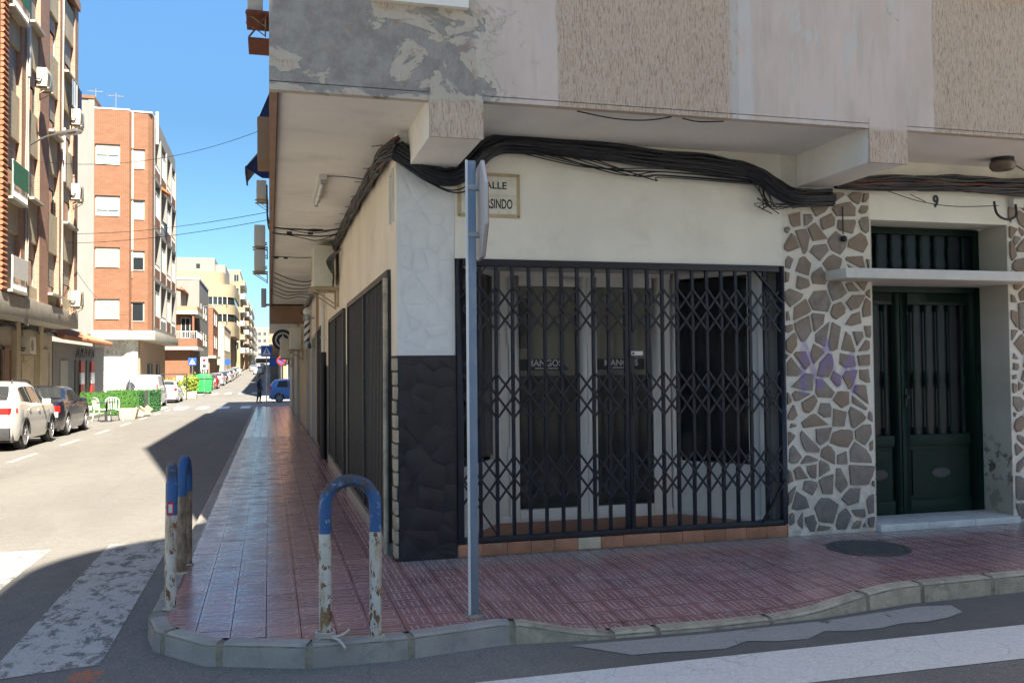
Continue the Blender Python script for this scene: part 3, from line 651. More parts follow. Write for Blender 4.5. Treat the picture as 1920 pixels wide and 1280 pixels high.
# window sills of the first floor
wpart('sill', 'soffit', [(-.32, .36, -1.10, -1.045, 4.075, 4.14)]); wpart('sill', 'brown', [(4.4, 6.1, -1.10, -1.045, 4.66, 4.72)])
# corner pillar: relief stones painted white above, black below
pil = MB(); pil.box(.0, .467, .0, .34, 1.645, 3.47); pillar = pil.build('pillar', 'white_stone_paint', B0)
pil = MB(); pil.box(-.012, .475, -.012, .345, 0.0, 1.643); pillarb = pil.build('pillar_base', 'black_paint', B0)
def relief(par, x0, x1, z0, z1, nx, nz, seed, m, y, d, gap, thr=.0, name='stone'):
    for c in voronoi(x0, x1, z0, z1, nx, nz, seed):
        g_ = gap * (random.uniform(.75, 1.7) if thr else 1)
        q = inset(c, g_)
        if len(q) < 3 or area(q) < .0006: continue
        if thr:
            mx = sum(p[0] for p in q) / len(q); mz = sum(p[1] for p in q) / len(q); R_ = math.sqrt(area(q) / 3.14)
            for _ in range(2):
                an = random.uniform(0, 6.28); q = clip(q, math.cos(an), math.sin(an), math.cos(an) * mx + math.sin(an) * mz + R_ * random.uniform(.55, 1.0))
            if len(q) < 3: continue
        q2 = inset(q, .010 if thr else .006)
        if len(q2) < 3: continue
        q = [(p[0], p[1]) for p in q]; k = len(q); a = MB(); dd = d * random.uniform(.7, 1.25)
        if len(q2) == k:
            vs = [(p[0], y, p[1]) for p in q] + [(p[0], y - dd * .7, p[1]) for p in q] + [(p[0], y - dd, p[1]) for p in q2]
            fs = [(r * k + i, r * k + (i + 1) % k, (r + 1) * k + (i + 1) % k, (r + 1) * k + i) for r in (0, 1) for i in range(k)] + [tuple(range(2 * k, 3 * k))]
            a.add(vs, fs)
        else: a.prism([(p[0], y, p[1]) for p in q], (0, -dd, 0))
        a.build(name, m, par, smooth=30)
relief(pillar, .012, .455, 1.66, 3.17, 3, 9, 5, 'white_stone_paint', 0, .006, .010)
relief(pillarb, .0, .463, .01, 1.63, 3, 9, 8, 'black_paint', -.012, .005, .006)
# moulding on the side of the corner pillar
a = MB(); pts = []
wpart('corner_moulding', 'cream_wall', [(-.012, .0, .0, .33, 1.645, 3.3)])
a = MB()
for i in range(14): a.obox((-.02, .05 + .02 * math.sin(i * 2.1), .08 + i * .115), (.03, .16 + .03 * math.sin(i), .10))
a.build('rough_stone_edge', 'kerb_old', B0, bevel=.008)
wpart('window_trim', 'trim', [(-.03, -.013, .10, .13, 2.75, 3.18), (-.03, -.013, .28, .31, 2.75, 3.18), (-.03, -.013, .13, .28, 3.15, 3.18)])
# stone clad pillars
p1 = MB(); p1.box(3.5, 4.43, .0, .30, .0, 3.47); sp1 = p1.build('stone_pillar', 'rubble_mortar', B0)
p2 = MB(); p2.box(5.99, 7.3, .0, .30, .0, 3.47); sp2 = p2.build('stone_pillar', 'rubble_mortar', B0)
def rubble(par, x0, x1, nx, nz, seed):
    relief(par, x0, x1, .02, 3.15, nx, nz, seed, 'rubble', 0, .018, .0125, 1)
rubble(sp1, 3.505, 4.425, 5, 19, 24); rubble(sp2, 5.995, 7.29, 8, 19, 33)
# door recess
wpart('door_reveal', 'reveal', [(5.983, 5.9895, .0, .62, .0, 2.895)]); wpart('door_reveal', 'reveal', [(4.4305, 4.44, .0, .6, .06, 2.895)])
wpart('door_soffit', 'soffit', [(4.43, 5.99, .30, .6, 2.90, 2.99)])
wpart('canopy', 'trim', [(3.935, 7.4, -.32, -.002, 2.31, 2.40)], bevel=.006)
wpart('canopy_back', 'trim', [(4.44, 5.98, .0, .36, 2.31, 2.40)])
st = MB()
for i in range(3): st.box(4.43 + i * .525, 4.43 + i * .525 + .522, -.07, .40, 0.0, .065)
st.build('door_step', 'marble', B0, bevel=.006)
# dark green metal door with turned balusters
DY = .36
D = MB(); dz0 = .07; frame = []
door = MB(); 
for (x0, x1, z0, z1) in ((4.44, 4.50, dz0, 2.31), (5.92, 5.98, dz0, 2.31), (4.50, 5.92, 2.25, 2.31)): door.box(x0, x1, DY, DY + .06, z0, z1)
dr = door.build('door', 'green_door', B0, bevel=.004)
def leaf(x0, x1, nb):
    a = MB(); w = .085
    a.box(x0, x0 + w, DY + .005, DY + .05, dz0, 2.245); a.box(x1 - w, x1, DY + .005, DY + .05, dz0, 2.245)
    a.box(x0 + w, x1 - w, DY + .005, DY + .05, 2.13, 2.245); a.box(x0 + w, x1 - w, DY + .005, DY + .05, .73, .84); a.box(x0 + w, x1 - w, DY + .005, DY + .05, dz0, .20)
    a.build('door_frame', 'green_door', dr, bevel=.004)
    a = MB(); a.box(x0 + w, x1 - w, DY + .025, DY + .04, .20, .73); a.box(x0 + w + .03, x1 - w - .03, DY + .012, DY + .027, .24, .69); cx_ = (x0 + x1) / 2
    k = 18; rx = min(.115, (x1 - x0) * .18); a.add([(cx_, DY + .002, .46)] + [(cx_ + rx * math.cos(2 * math.pi * i / k), DY + .013, .46 + .05 * math.sin(2 * math.pi * i / k)) for i in range(k)], [(0, 1 + i, 1 + (i + 1) % k) for i in range(k)])
    a.build('door_panel', 'green_door', dr, bevel=0, smooth=40)
    a = MB(); a.add([(cx_, DY - .006, .46)] + [(cx_ + rx * .95 * math.cos(2 * math.pi * i / k), DY + .006, .46 + .05 * math.sin(2 * math.pi * i / k)) for i in range(k)], [(0, 1 + i, 1 + (i + 1) % k) for i in range(k)]); a.build('medallion', 'dark_pot', dr, smooth=60)
    a = MB(); a.box(x0 + w, x1 - w, DY + .045, DY + .052, .84, 2.13); a.build('pane', 'door_glass', dr)
    for i in range(nb):
        bx_ = x0 + w + (x1 - x0 - 2 * w) * (i + .5) / nb; baluster(bx_, .84, 2.13, dr, (.42, .02))
def baluster(x, z0, z1, par, bul, y=None):
    a = MB(); L = z1 - z0; r = .011; prof = [(r, 0), (.019, .01), (.019, .06), (r, .075)]
    for c in (bul[0] * L,): prof += [(r, c - .09), (.018, c - .07), (.013, c - .055), (.021, c - .03), (.023, c), (.021, c + .03), (.013, c + .055), (.018, c + .07), (r, c + .09)]
    prof += [(r, L - .075), (.019, L - .06), (.019, L - .01), (r, L)]
    a.lathe((x, (y or DY) + .02, z0), prof, 8); a.build('baluster', 'green_door', par, smooth=50)
leaf(4.505, 5.02, 2); leaf(5.03, 5.915, 5)
a = MB(); a.cyl((5.075, DY - .03, 1.22), (5.075, DY + .01, 1.22), .018, 10); a.box(5.06, 5.09, DY - .006, DY + .008, 1.12, 1.3); a.build('lock', 'green_door', dr, smooth=40)
a = MB(); a.box(4.44, 5.98, DY, DY + .05, 2.40, 2.47); a.box(4.44, 5.98, DY, DY + .05, 2.83, 2.894); a.box(4.44, 4.51, DY, DY + .05, 2.47, 2.83); a.box(5.91, 5.98, DY, DY + .05, 2.47, 2.83)
tr = a.build('transom', 'green_door', B0, bevel=.003)
a = MB(); a.box(4.5, 5.92, DY + .04, DY + .047, 2.46, 2.84); a.build('pane', 'door_glass', tr)
for i in range(8): baluster(4.61 + i * .17, 2.47, 2.83, tr, (.5, .0))
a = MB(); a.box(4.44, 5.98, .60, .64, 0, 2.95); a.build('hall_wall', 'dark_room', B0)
# house number
text_mesh('9', .155, face_my(5.165, -.003, 3.09), 'house_number', 'ink', B0, sx=.85, bold=.006, label='black house number 9')

# terracotta sill under the big gate
sill = thing('shop_sill', 'terracotta tiled threshold under the wide navy gate', 'threshold', (2, 0, 0))
a = MB(); a.box(.475, 3.5, -.02, .06, 0, .095); sb = a.build('sill_base', 'mortar', sill)
xs = .478; k = 0
while xs < 3.49:
    w = .205 if k != 7 else .34
    w = min(w, 3.495 - xs); a = MB(); a.box(xs, xs + w - .004, -.035, .14, .012, .108 + random.uniform(-.002, .002)); a.build('sill_tile', 'terracotta' if k != 5 else 'cream_tile', sill, bevel=.003); xs += w; k += 1
# recessed porch: floor, angled sides, white aluminium doors
porch = MB(); porch.box(.475, 3.5, .14, .98, .0, .100); porch.build('porch_floor', 'terracotta', B0)
wpart('porch_ceiling', 'soffit', [(.34, 3.5, .12, 1.0, 2.44, 2.50)])
wpart('porch_side', 'off_white', [(3.43, 3.5, .12, 1.0, .10, 2.44), (.40, .475, .12, 1.0, .10, 2.44)])
PY = .92
fr = thing('entrance', 'white aluminium shop doors with black MANGOS vinyl bands behind the gate', 'shop front', (2, PY, .1))
def frame_rect(par, O, U, x0, x1, z0, z1, w, d, name='frame', m='alu', parts=None):
    """rect frame in the vertical plane through O along unit vector U (2d)"""
    a = MB(); U = Vector((U[0], U[1], 0)); Nn = Vector((U.y, -U.x, 0)); M_ = Matrix((U, Nn, Vector((0, 0, 1)))).transposed()
    def bb(xa, xb, za, zb): a.obox(Vector((O[0], O[1], 0)) + U * ((xa + xb) / 2) + Vector((0, 0, (za + zb) / 2)), (xb - xa, d, zb - za), M_)
    bb(x0, x0 + w, z0, z1); bb(x1 - w, x1, z0, z1); bb(x0 + w, x1 - w, z0, z0 + w); bb(x0 + w, x1 - w, z1 - w, z1)
    return a.build(name, m, par, bevel=.003)
def pane_rect(par, O, U, x0, x1, z0, z1, m, off=0., d=.008, name='pane'):
    a = MB(); U = Vector((U[0], U[1], 0)); Nn = Vector((U.y, -U.x, 0)); M_ = Matrix((U, Nn, Vector((0, 0, 1)))).transposed()
    a.obox(Vector((O[0], O[1], 0)) + U * ((x0 + x1) / 2) + Nn * off + Vector((0, 0, (z0 + z1) / 2)), (x1 - x0, d, z1 - z0), M_); return a.build(name, m, par)
X1 = (1, 0)
frame_rect(fr, (0, PY), X1, 1.02, 2.86, .10, 2.44, .055, .07)
frame_rect(fr, (0, PY), X1, 1.055, 1.075, .12, 2.42, .004, .05)
for (x0, x1) in ((1.16, 1.93), (1.935, 2.70)):
    lf = frame_rect(fr, (0, PY - .01), X1, x0, x1, .12, 2.40, .095, .055, 'door')
    pane_rect(lf, (0, PY), X1, x0 + .09, x1 - .09, .21, 2.31, 'shop_glass')
    a = MB(); a.box(x0 - .02, x0 + .0, PY - .045, PY - .03, 1.75, 1.95); a.box(x0 - .02, x0 + .0, PY - .045, PY - .03, .6, .8); a.build('hinge', 'alu', lf)
a = MB(); a.box(1.075, 1.158, PY - .02, PY + .03, .12, 2.40); a.box(2.702, 2.80, PY - .02, PY + .03, .12, 2.40); a.build('side_post', 'alu', fr, bevel=.003)
for (x0, x1) in ((1.252, 1.76), (2.027, 2.53)):
    a = MB(); a.poly([(x0, PY - .0065, 1.512), (x1, PY - .0065, 1.512), (x1 - (.09 if x0 < 1.5 else 0), PY - .0065, 1.617), (x0, PY - .0065, 1.617)]); vb = a.build('vinyl_band', 'black', fr, label='black vinyl band lettered MANGOS')
    text_mesh('MANGOS', .083, face_my((x0 + x1) / 2 + .01, PY - .0085, 1.577), 'lettering', 'label_white', vb, ext=.0008, bold=.002)
    a = MB()
    for q in range(11): a.box(x0 + .17 + q * .021, x0 + .17 + q * .021 + .014, PY - .0088, PY - .0078, 1.524, 1.539)
    a.build('small_lettering', 'label_white', vb)
# interior
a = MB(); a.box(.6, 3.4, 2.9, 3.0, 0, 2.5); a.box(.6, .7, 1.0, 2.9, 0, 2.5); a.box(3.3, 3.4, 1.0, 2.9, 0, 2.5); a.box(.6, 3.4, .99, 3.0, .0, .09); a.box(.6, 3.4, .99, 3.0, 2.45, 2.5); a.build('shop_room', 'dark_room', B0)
for (x0, x1) in ((1.252, 1.84), (2.027, 2.60)): pane_rect(fr, (0, PY + .06), X1, x0, x1, 1.46, 2.31, 'blind', name='blind')
pane_rect(fr, (0, PY + .05), X1, 1.26, 1.40, 1.72, 2.2, 'black', name='poster')
# angled shop windows either side
OL = (.50, .14); UL = Vector((1.02 - .50, PY - .14)).normalized(); LL = math.hypot(.52, PY - .14)
OR = (3.42, .20); UR = Vector((2.86 - 3.42, PY - .20)).normalized(); LR = math.hypot(.56, PY - .20)
w1_ = frame_rect(fr, OL, UL, 0, LL, .10, 2.44, .05, .05, 'angled_window'); pane_rect(w1_, OL, UL, .05, LL - .05, .74, 2.39, 'shop_glass_dark'); pane_rect(w1_, OL, UL, .05, LL - .05, .15, .70, 'alu', name='lower_panel')
UR2 = (-UR.x, -UR.y); O2 = (2.86, PY)
w2_ = frame_rect(fr, O2, UR2, 0, LR, .10, 2.44, .05, .05, 'angled_window'); pane_rect(w2_, O2, UR2, .04, LR - .16, .66, 2.36, 'shop_glass_dark'); pane_rect(w2_, O2, UR2, .05, LR - .05, .15, .62, 'alu', name='lower_panel'); pane_rect(w2_, O2, UR2, LR - .16, LR - .05, .62, 2.39, 'alu', name='lower_panel')
for i in range(6): pane_rect(w2_, O2, UR2, .08 + i * .10, .085 + i * .10 + .045, .8, 2.3, 'plastic', off=-.05, name='curtain_strip')

# ------------------------------------------------------------------ folding gates
def gate(name, label, O, U, x0, x1, z0, z1, n, m, group=None, braces=True, lattice=True, barw=.028, center=True):
    root = thing(name, label, 'gate', (O[0] + U[0] * (x0 + x1) / 2, O[1] + U[1] * (x0 + x1) / 2, z0), group)
    U3 = Vector((U[0], U[1], 0)); Nn = Vector((U3.y, -U3.x, 0)); M_ = Matrix((U3, Nn, Vector((0, 0, 1)))).transposed(); OO = Vector((O[0], O[1], 0)); off = ORG[root.name]
    def pt(x, z, d=0): return OO + U3 * x + Nn * d + Vector((0, 0, z))
    def ob(a, xa, xb, za, zb, d0, d1): a.obox(pt((xa + xb) / 2, (za + zb) / 2, (d0 + d1) / 2), (xb - xa, d1 - d0, zb - za), M_)
    a = MB(); fw = .05
    ob(a, x0, x0 + fw, z0, z1, -.03, .03); ob(a, x1 - fw, x1, z0, z1, -.03, .03); ob(a, x0 + fw, x1 - fw, z1 - .055, z1, -.03, .03); ob(a, x0 + fw, x1 - fw, z0, z0 + .04, -.03, .03)
    a.build('gate_frame', m, root, bevel=.003)
    if braces:
        for (xa, za, xb, zb) in ((x0 + .25, z1 - .06, x0 + .03, z1 - .32), (x1 - .30, z1 - .05, x1 - .03, z1 - .34), (x0 + .34, z0 + .03, x0 + .03, z0 + .50), (x1 - .26, z0 + .03, x1 - .03, z0 + .40)):
            a = MB(); A, Bp = pt(xa, za, .035), pt(xb, zb, .035); a.beam(A, Bp, .035, .012); a.build('brace', m, root)
    L = x1 - x0 - 2 * fw - (.07 if center else 0); per = L / (n - (1 if center else 0)); xsb = []; x = x0 + fw; half = n // 2
    for i in range(n + 1):
        if i == half and center: xsb.append((x + .035, 1)); x += .07; continue
        xsb.append((x, 0)); x += per
    bar = MB(); hh = (z1 - .055) - (z0 + .04); bar.obox((0, 0, hh / 2), (barw, .026, hh), M_); bme = bar.mesh('bar', m, bevel=.002)
    b2 = MB(); b2.obox((-.021, 0, hh / 2), (.036, .034, hh), M_); b2.obox((.021, 0, hh / 2), (.036, .034, hh), M_); cme = b2.mesh('bar', m, bevel=.003)
    for x, c in xsb:
        if x < x0 + fw + .01 or x > x1 - fw - .01: continue
        o = bpy.data.objects.new('bar', cme if c else bme); COL.objects.link(o); o.parent = root; o.location = pt(x + random.uniform(-.003, .003), z0 + .04) - off
    if lattice:
        cell = {}
        k = 0
        for i in range(len(xsb) - 1):
            xa, xb = xsb[i][0], xsb[i + 1][0]
            if xsb[i][1]: xa += .03
            if xsb[i + 1][1]: xb -= .03
            for zt in (2.21, 1.49, .81):
                zt = zt * (z1 - z0) / 2.315 + (z0 - .12)
                for r in range(2):
                    za, zb = zt - r * .185, zt - (r + 1) * .185
                    for s_ in (0, 1):
                        key = (round(xb - xa, 3), s_)
                        if key not in cell:
                            q = MB(); w = (xb - xa) + .004; A = U3 * (-w / 2) + Vector((0, 0, .095 if s_ else -.095)); Bq = U3 * (w / 2) + Vector((0, 0, -.095 if s_ else .095))
                            d = (Bq - A).normalized(); side = d.cross(Nn).normalized() * .009; th = Nn * .004
                            q.add([A - side - th, A + side - th, Bq + side - th, Bq - side - th, A - side + th, A + side + th, Bq + side + th, Bq - side + th], [(0, 1, 2, 3), (7, 6, 5, 4), (0, 4, 5, 1), (1, 5, 6, 2), (2, 6, 7, 3), (3, 7, 4, 0)]); cell[key] = q.mesh('lattice_strip', m)
                        o = bpy.data.objects.new('lattice_strip', cell[key]); COL.objects.link(o); o.parent = root; o.location = pt((xa + xb) / 2, (za + zb) / 2, .018 + .009 * s_) - off; k += 1
    return root
G1 = gate('security_gate', 'wide closed navy scissor gate across the shop front facing the camera', (0, -.005), (1, 0), .478, 3.495, .118, 2.435, 21, 'navy')
a = MB(); a.box(1.995, 2.10, -.055, -.035, 1.635, 1.672); lock = a.build('lock_plate', 'trim', G1, bevel=.003)
a = MB(); a.box(2.0, 2.02, -.060, -.054, 1.645, 1.662); a.build('keyhole', 'ink', lock)
# left (side street) facade, plane x=0
wpart('wall', 'cream_wall', [(0, .3, .34, 4.45, 2.38, 3.47), (0, .3, 5.12, 8.25, 2.37, 3.47), (0, .3, 4.45, 5.12, 1.60, 3.47), (0, .3, 8.25, 10.6, 1.60, 3.47), (0, .3, 10.6, 12.0, 2.4, 3.47)])
wpart('wall_base', 'black_paint', [(-.008, .3, 4.45, 5.12, -.1, 1.60), (-.008, .3, 8.25, 10.6, -.1, 1.60)])
wpart('gate_sill', 'kerb', [(-.05, .3, .345, 4.45, -.1, .08), (-.05, .3, 5.12, 8.25, -.1, .09)], bevel=.004)
wpart('dark_shutter', 'gate_dark', [(.22, .25, .34, 4.45, .08, 2.38), (.22, .25, 5.12, 8.25, .08, 2.37), (.22, .25, 10.6, 12, -.1, 2.4)])
gate('security_gate', 'nearest dark folding gate on the shaded side street wall', (-.012, 0), (0, -1), -4.44, -.35, .085, 2.375, 34, 'gate_dark', 'dark gates on the side street wall', False, False, .03, True)
gate('security_gate', 'second dark folding gate beyond the white pier on the side street', (-.012, 0), (0, -1), -8.24, -5.13, .095, 2.365, 26, 'gate_dark', 'dark gates on the side street wall', False, False, .03, True)
gate('security_gate', 'farthest narrow dark gate past the drainpipe on the side street', (-.012, 0), (0, -1), -11.98, -10.62, .0, 2.39, 11, 'gate_dark', 'dark gates on the side street wall', False, False, .03, True)
a = MB(); a.cyl((-.06, .33, .0), (-.06, .33, 2.3), .022, 8); a.build('rusty_edge_post', 'kerb_old', B0, smooth=40)
# side street frontage farther on: shop fronts with door frames
wpart('wall', 'peach_wall', [(0, .3, 12.0, 13.2, -.2, 3.47)]); wpart('wall', 'tan', [(0, .3, 15.2, 16.2, -.2, 3.47), (0, .3, 18.4, 20, -.2, 3.47)])
wpart('wall', 'white_wall', [(0, .3, 13.2, 15.2, 2.35, 3.47), (0, .3, 16.2, 18.4, 2.35, 3.47)])
for y0, y1 in ((13.2, 15.2), (16.2, 18.4)):
    w_ = wpart('shop_door', 'win_frame', [(-.01, .03, y0, y0 + .08, -.15, 2.35), (-.01, .03, y1 - .08, y1, -.15, 2.35), (-.01, .03, (y0 + y1) / 2 - .04, (y0 + y1) / 2 + .04, -.15, 2.35), (-.01, .03, y0, y1, 2.27, 2.345)])
    a = MB(); a.box(.04, .05, y0, y1, -.15, 2.35); a.build('pane', 'glass', w_)
# dropped beam where the block meets its neighbour
B1 = thing('apartment_building', 'brown rendered neighbouring block sharing the side street arcade', 'building', (2, 28, -.2))
wpart('beam', 'brown', [(-1.0, 0.1, 20.02, 20.5, 2.90, 3.6)], B1)
a = MB(); a.box(-1.0, 6, 20.02, 40, 3.42, 16.0); a.build('upper_wall', 'brown', B1)
wpart('soffit', 'soffit', [(-.98, 0, 20.5, 40, 3.36, 3.42)], B1)
wpart('wall', 'tan', [(0, 6, 20.02, 24, -.4, 3.4), (0, 6, 27, 31, -.4, 3.4), (0, 6, 34, 40, -.5, 3.4)], B1)
wpart('shop_door', 'glass', [(.05, .1, 24, 27, -.4, 3.4), (.05, .1, 31, 34, -.4, 3.4)], B1)
wpart('door_jamb', 'win_frame', [(-.02, .05, y, y + .1, -.4, 3.36) for y in (24, 25.4, 26.9, 31, 32.4, 33.9)], B1)

# ------------------------------------------------------------------ things fixed to the corner building
def perturbed(path, amp, seed, n=5):
    rr = random.Random(seed); out = []; ph = [rr.uniform(0, 6.28) for _ in range(6)]; fq = [rr.uniform(.6, 2.4) for _ in range(6)]; s = 0
    for i, p in enumerate(path):
        if i: s += (path[i] - path[i - 1]).length
        d = Vector((math.sin(s * fq[0] * 3 + ph[0]), math.sin(s * fq[1] * 3 + ph[1]), math.sin(s * fq[2] * 3 + ph[2]) + .5 * math.sin(s * fq[3] * 7 + ph[3]))); out.append(p + Vector((d.x * amp[0], d.y * amp[1], d.z * amp[2])))
    return out
def spline(pts, k=8):
    P_ = [vec(p) for p in pts]; P_ = [P_[0]] + P_ + [P_[-1]]; out = []
    for i in range(1, len(P_) - 2):
        a, b, c, d = P_[i - 1], P_[i], P_[i + 1], P_[i + 2]
        for j in range(k):
            t = j / k; out.append(.5 * ((2 * b) + (c - a) * t + (2 * a - 5 * b + 4 * c - d) * t * t + (-a + 3 * b - 3 * c + d) * t * t * t))
    return out + [P_[-2]]
def bundle(label, pts, w, n, amp=.012, rads=(.006, .014), seed=0, squash=None):
    base = spline(pts, 8); b0 = base[len(base) // 2]; root = thing('cable_bundle', label, 'cables', tuple(base[0]), 'cable bundles on the corner building'); rr = random.Random(seed); inv = len(base)
    for c in range(n):
        a_ = rr.uniform(0, 6.28); q = math.sqrt(rr.random()); r = rr.uniform(*rads); line = []
        for i, p in enumerate(base):
            d = (base[min(i + 1, inv - 1)] - base[max(i - 1, 0)]).normalized(); wl = Vector((0, -1, 0)) if squash == 'y' else Vector((-1, 0, 0)); side = d.cross(wl).normalized(); ww = w[0] + (w[1] - w[0]) * i / (inv - 1)
            line.append(p + side * math.cos(a_) * q * ww + wl * (abs(math.sin(a_)) * q * ww * .6))
        line = perturbed(line, (amp * .6, amp * .6, amp), seed * 100 + c); m = 'cable' if rr.random() < .93 else 'cable_red'
        t = MB(); t.tube(line, r, 6); t.build('cable', m, root, smooth=60)
    return root
BT = bundle('thick black cable bundle sagging along the white wall between the two beams', [(-.02, -.10, 3.28), (.12, -.10, 3.20), (.28, -.10, 3.10), (.44, -.10, 3.09), (.60, -.10, 3.20), (.76, -.09, 3.34), (1.0, -.08, 3.395), (1.7, -.07, 3.37), (2.6, -.07, 3.32), (3.15, -.08, 3.26), (3.36, -.10, 3.14), (3.52, -.12, 3.05), (3.75, -.12, 3.045), (3.95, -.12, 3.06)], (.075, .07), 36, .010, (.008, .017), 1, 'y')
def wire(pts, r, par, m='cable', k=8): t = MB(); t.tube(spline(pts, k), r, 5); return t.build('cable', m, par, smooth=60)
rr = random.Random(9)
for i in range(7):
    z = 3.26 - i * .012; wire([(.95 + .1 * i, -.09, 3.33), (1.6 + .1 * i, -.09, z - .02 - rr.random() * .03), (2.3, -.09, z - rr.random() * .03), (3.0 + .05 * i, -.09, z - .04)], .005, BT)
wire([(.15, -.12, 3.10), (.38, -.12, 2.98), (.55, -.12, 3.02), (.68, -.12, 3.22)], .006, BT); wire([(.2, -.12, 3.05), (.42, -.12, 2.96), (.58, -.12, 3.0), (.7, -.12, 3.2)], .006, BT)
for i in range(6): wire([(3.18 + rr.uniform(-.05, .1), -.1, 3.2), (3.3 + rr.uniform(-.06, .06), -.14, 3.0 + rr.uniform(-.05, .08)), (3.45 + rr.uniform(-.08, .08), -.14, 2.97 + rr.uniform(-.05, .05)), (3.85 + rr.uniform(-.1, .1), -.13, 3.0 + rr.uniform(-.02, .06))], .005, BT)
for i in range(5): wire([(3.3, -.12, 2.98), (3.24 + rr.uniform(-.1, .04), -.13, 2.96 + rr.uniform(-.06, .06)), (3.3 + rr.uniform(-.1, .1), -.12, 2.92 + rr.uniform(-.04, .06))], .004, BT)
BR = bundle('thick dark cable bundle above the green door under the right overhang', [(3.98, -.12, 3.20), (4.4, -.10, 3.21), (5.0, -.08, 3.24), (6.0, -.08, 3.25), (7.2, -.08, 3.27), (9, -.08, 3.27)], (.045, .10), 30, .012, (.010, .02), 2, 'y')
wire([(4.55, -.1, 3.15), (4.9, -.12, 3.06), (5.3, -.12, 3.03), (5.8, -.1, 3.06)], .004, BR); wire([(4.8, -.1, 3.13), (4.95, -.12, 3.06)], .004, BR)
wire([(5.75, -.1, 3.1), (5.76, -.12, 2.98), (5.86, -.12, 2.93), (5.98, -.12, 2.96), (6.0, -.1, 3.08)], .012, BR); wire([(5.9, -.2, 3.44), (6.3, -.1, 3.36), (6.8, -.08, 3.34)], .006, BR)
BL = bundle('black cable bundle running along the side street wall under the soffit', [(.02, -.08, 3.30), (-.05, .25, 3.32), (-.05, 1.2, 3.36), (-.05, 2.8, 3.38), (-.05, 4.6, 3.38), (-.05, 6.0, 3.36), (-.07, 8, 3.30), (-.07, 11, 3.25), (-.07, 14, 3.2), (-.07, 19.5, 3.2)], (.085, .06), 34, .016, (.006, .014), 3, 'x')
for i in range(8): y = .3 + i * .7 + rr.random() * .3; t = MB(); t.tube([(-.08, y, 3.42), (-.14 - rr.random() * .06, y + rr.random() * .1, 3.40 + rr.random() * .03)], .004, 4); t.build('cable', 'cable', BL)
for i in range(5): wire([(-.05, 5.4, 3.2), (-.12 - .02 * i, 5.7 + .05 * i, 3.1), (-.10, 6.0, 2.9), (-.1, 6.15, 2.75 + .05 * i)], .012, BL)
for i, (y0, z) in enumerate(((4.95, 3.42), (5.4, 3.41))):
    wire([(-.05, y0, z), (-.3, y0 + .05, z - .03), (-.6, y0 + .1, z - .015), (-.94, y0 + .05, z), (-1.02, y0 + .1, z + .15), (-1.03, y0 + .3, z + .6)], .011, BL)
    wire([(-.1, y0 + .05, z), (-.35, y0 + .05, z - .06 - .03 * i), (-.55, y0, z - .07), (-.8, y0 + .1, z - .01)], .006, BL)
t = MB(); t.tube([(-.30, 5.0, 3.395), (-.42, 5.02, 3.395), (-.52, 5.03, 3.395)], [.014, .024, .012], 8); t.build('splice', 'black', BL, smooth=60)
for yy, xx in ((5.35, -.70), (5.35, -.42), (8.2, -.7), (8.2, -.85)): t = MB(); t.tube([(xx, yy, 3.40), (xx - .07, yy, 3.40)], .018, 6); t.build('splice', 'black', BL)
wire([(-.05, 8.1, 3.42), (-.5, 8.2, 3.41), (-.99, 8.2, 3.42)], .008, BL)
for i in range(6): wire([(-.08, 10.5 + i, 3.3), (-.3, 10.8 + i, 3.25 + .02 * i), (-.6, 11 + i, 3.32), (-.9, 10.6 + i, 3.4)], .010, BL)
wire([(1.20, -.98, 3.43), (1.5, -.96, 3.40), (1.75, -.97, 3.40), (1.95, -1.0, 3.43)], .005, BT); wire([(2.05, -.98, 3.43), (2.2, -.96, 3.42), (2.4, -.98, 3.43)], .005, BT)
# conduit and hanging lamp on the stone pillar
a = MB(); a.cyl((4.115, -.035, 3.0), (4.115, -.035, 2.74), .006, 6); a.ball((4.115, -.045, 2.70), .03, 8, 6); a.build('lamp_holder', 'black', smooth=50, label='small black lamp holder dangling on the stone pillar', category='lamp')
a = MB(); a.box(6.02, 6.14, -.06, -.001, 3.06, 3.14); a.build('junction_box', 'trim', smooth=30, label='small grey junction box beside the door cables', category='box')
# bulkhead lamp, fluorescent fitting
bl_ = thing('ceiling_lamp', 'round brown bulkhead lamp on the overhang near the door', 'lamp', (5.62, -.35, 3.455))
a = MB(); a.cyl((5.62, -.35, 3.42), (5.62, -.35, 3.455), .10, 18); a.build('lamp_base', 'black', bl_, smooth=40)
a = MB(); a.lathe((5.62, -.35, 3.34), [(.0, 0), (.09, .004), (.112, .03), (.112, .07), (.10, .081)], 18); a.build('lamp_glass', 'bulb_brown', bl_, smooth=40)
fl_ = thing('tube_lamp', 'unlit white fluorescent batten on the side street soffit', 'lamp', (-.49, 2.4, 3.455))
a = MB(); a.box(-.53, -.45, 1.75, 3.05, 3.405, 3.455); a.build('lamp_housing', 'trim', fl_, bevel=.005)
a = MB(); a.cyl((-.49, 1.79, 3.385), (-.49, 3.01, 3.385), .019, 10); a.build('lamp_tube', 'lamp_glass', fl_, smooth=40)
a = MB(); a.box(-.51, -.47, 1.76, 1.79, 3.36, 3.41); a.box(-.51, -.47, 3.01, 3.04, 3.36, 3.41); a.build('lamp_cap', 'steel', fl_)
wire([(-.45, 1.76, 3.44), (-.3, 1.70, 3.43), (-.1, 1.72, 3.42)], .005, fl_)
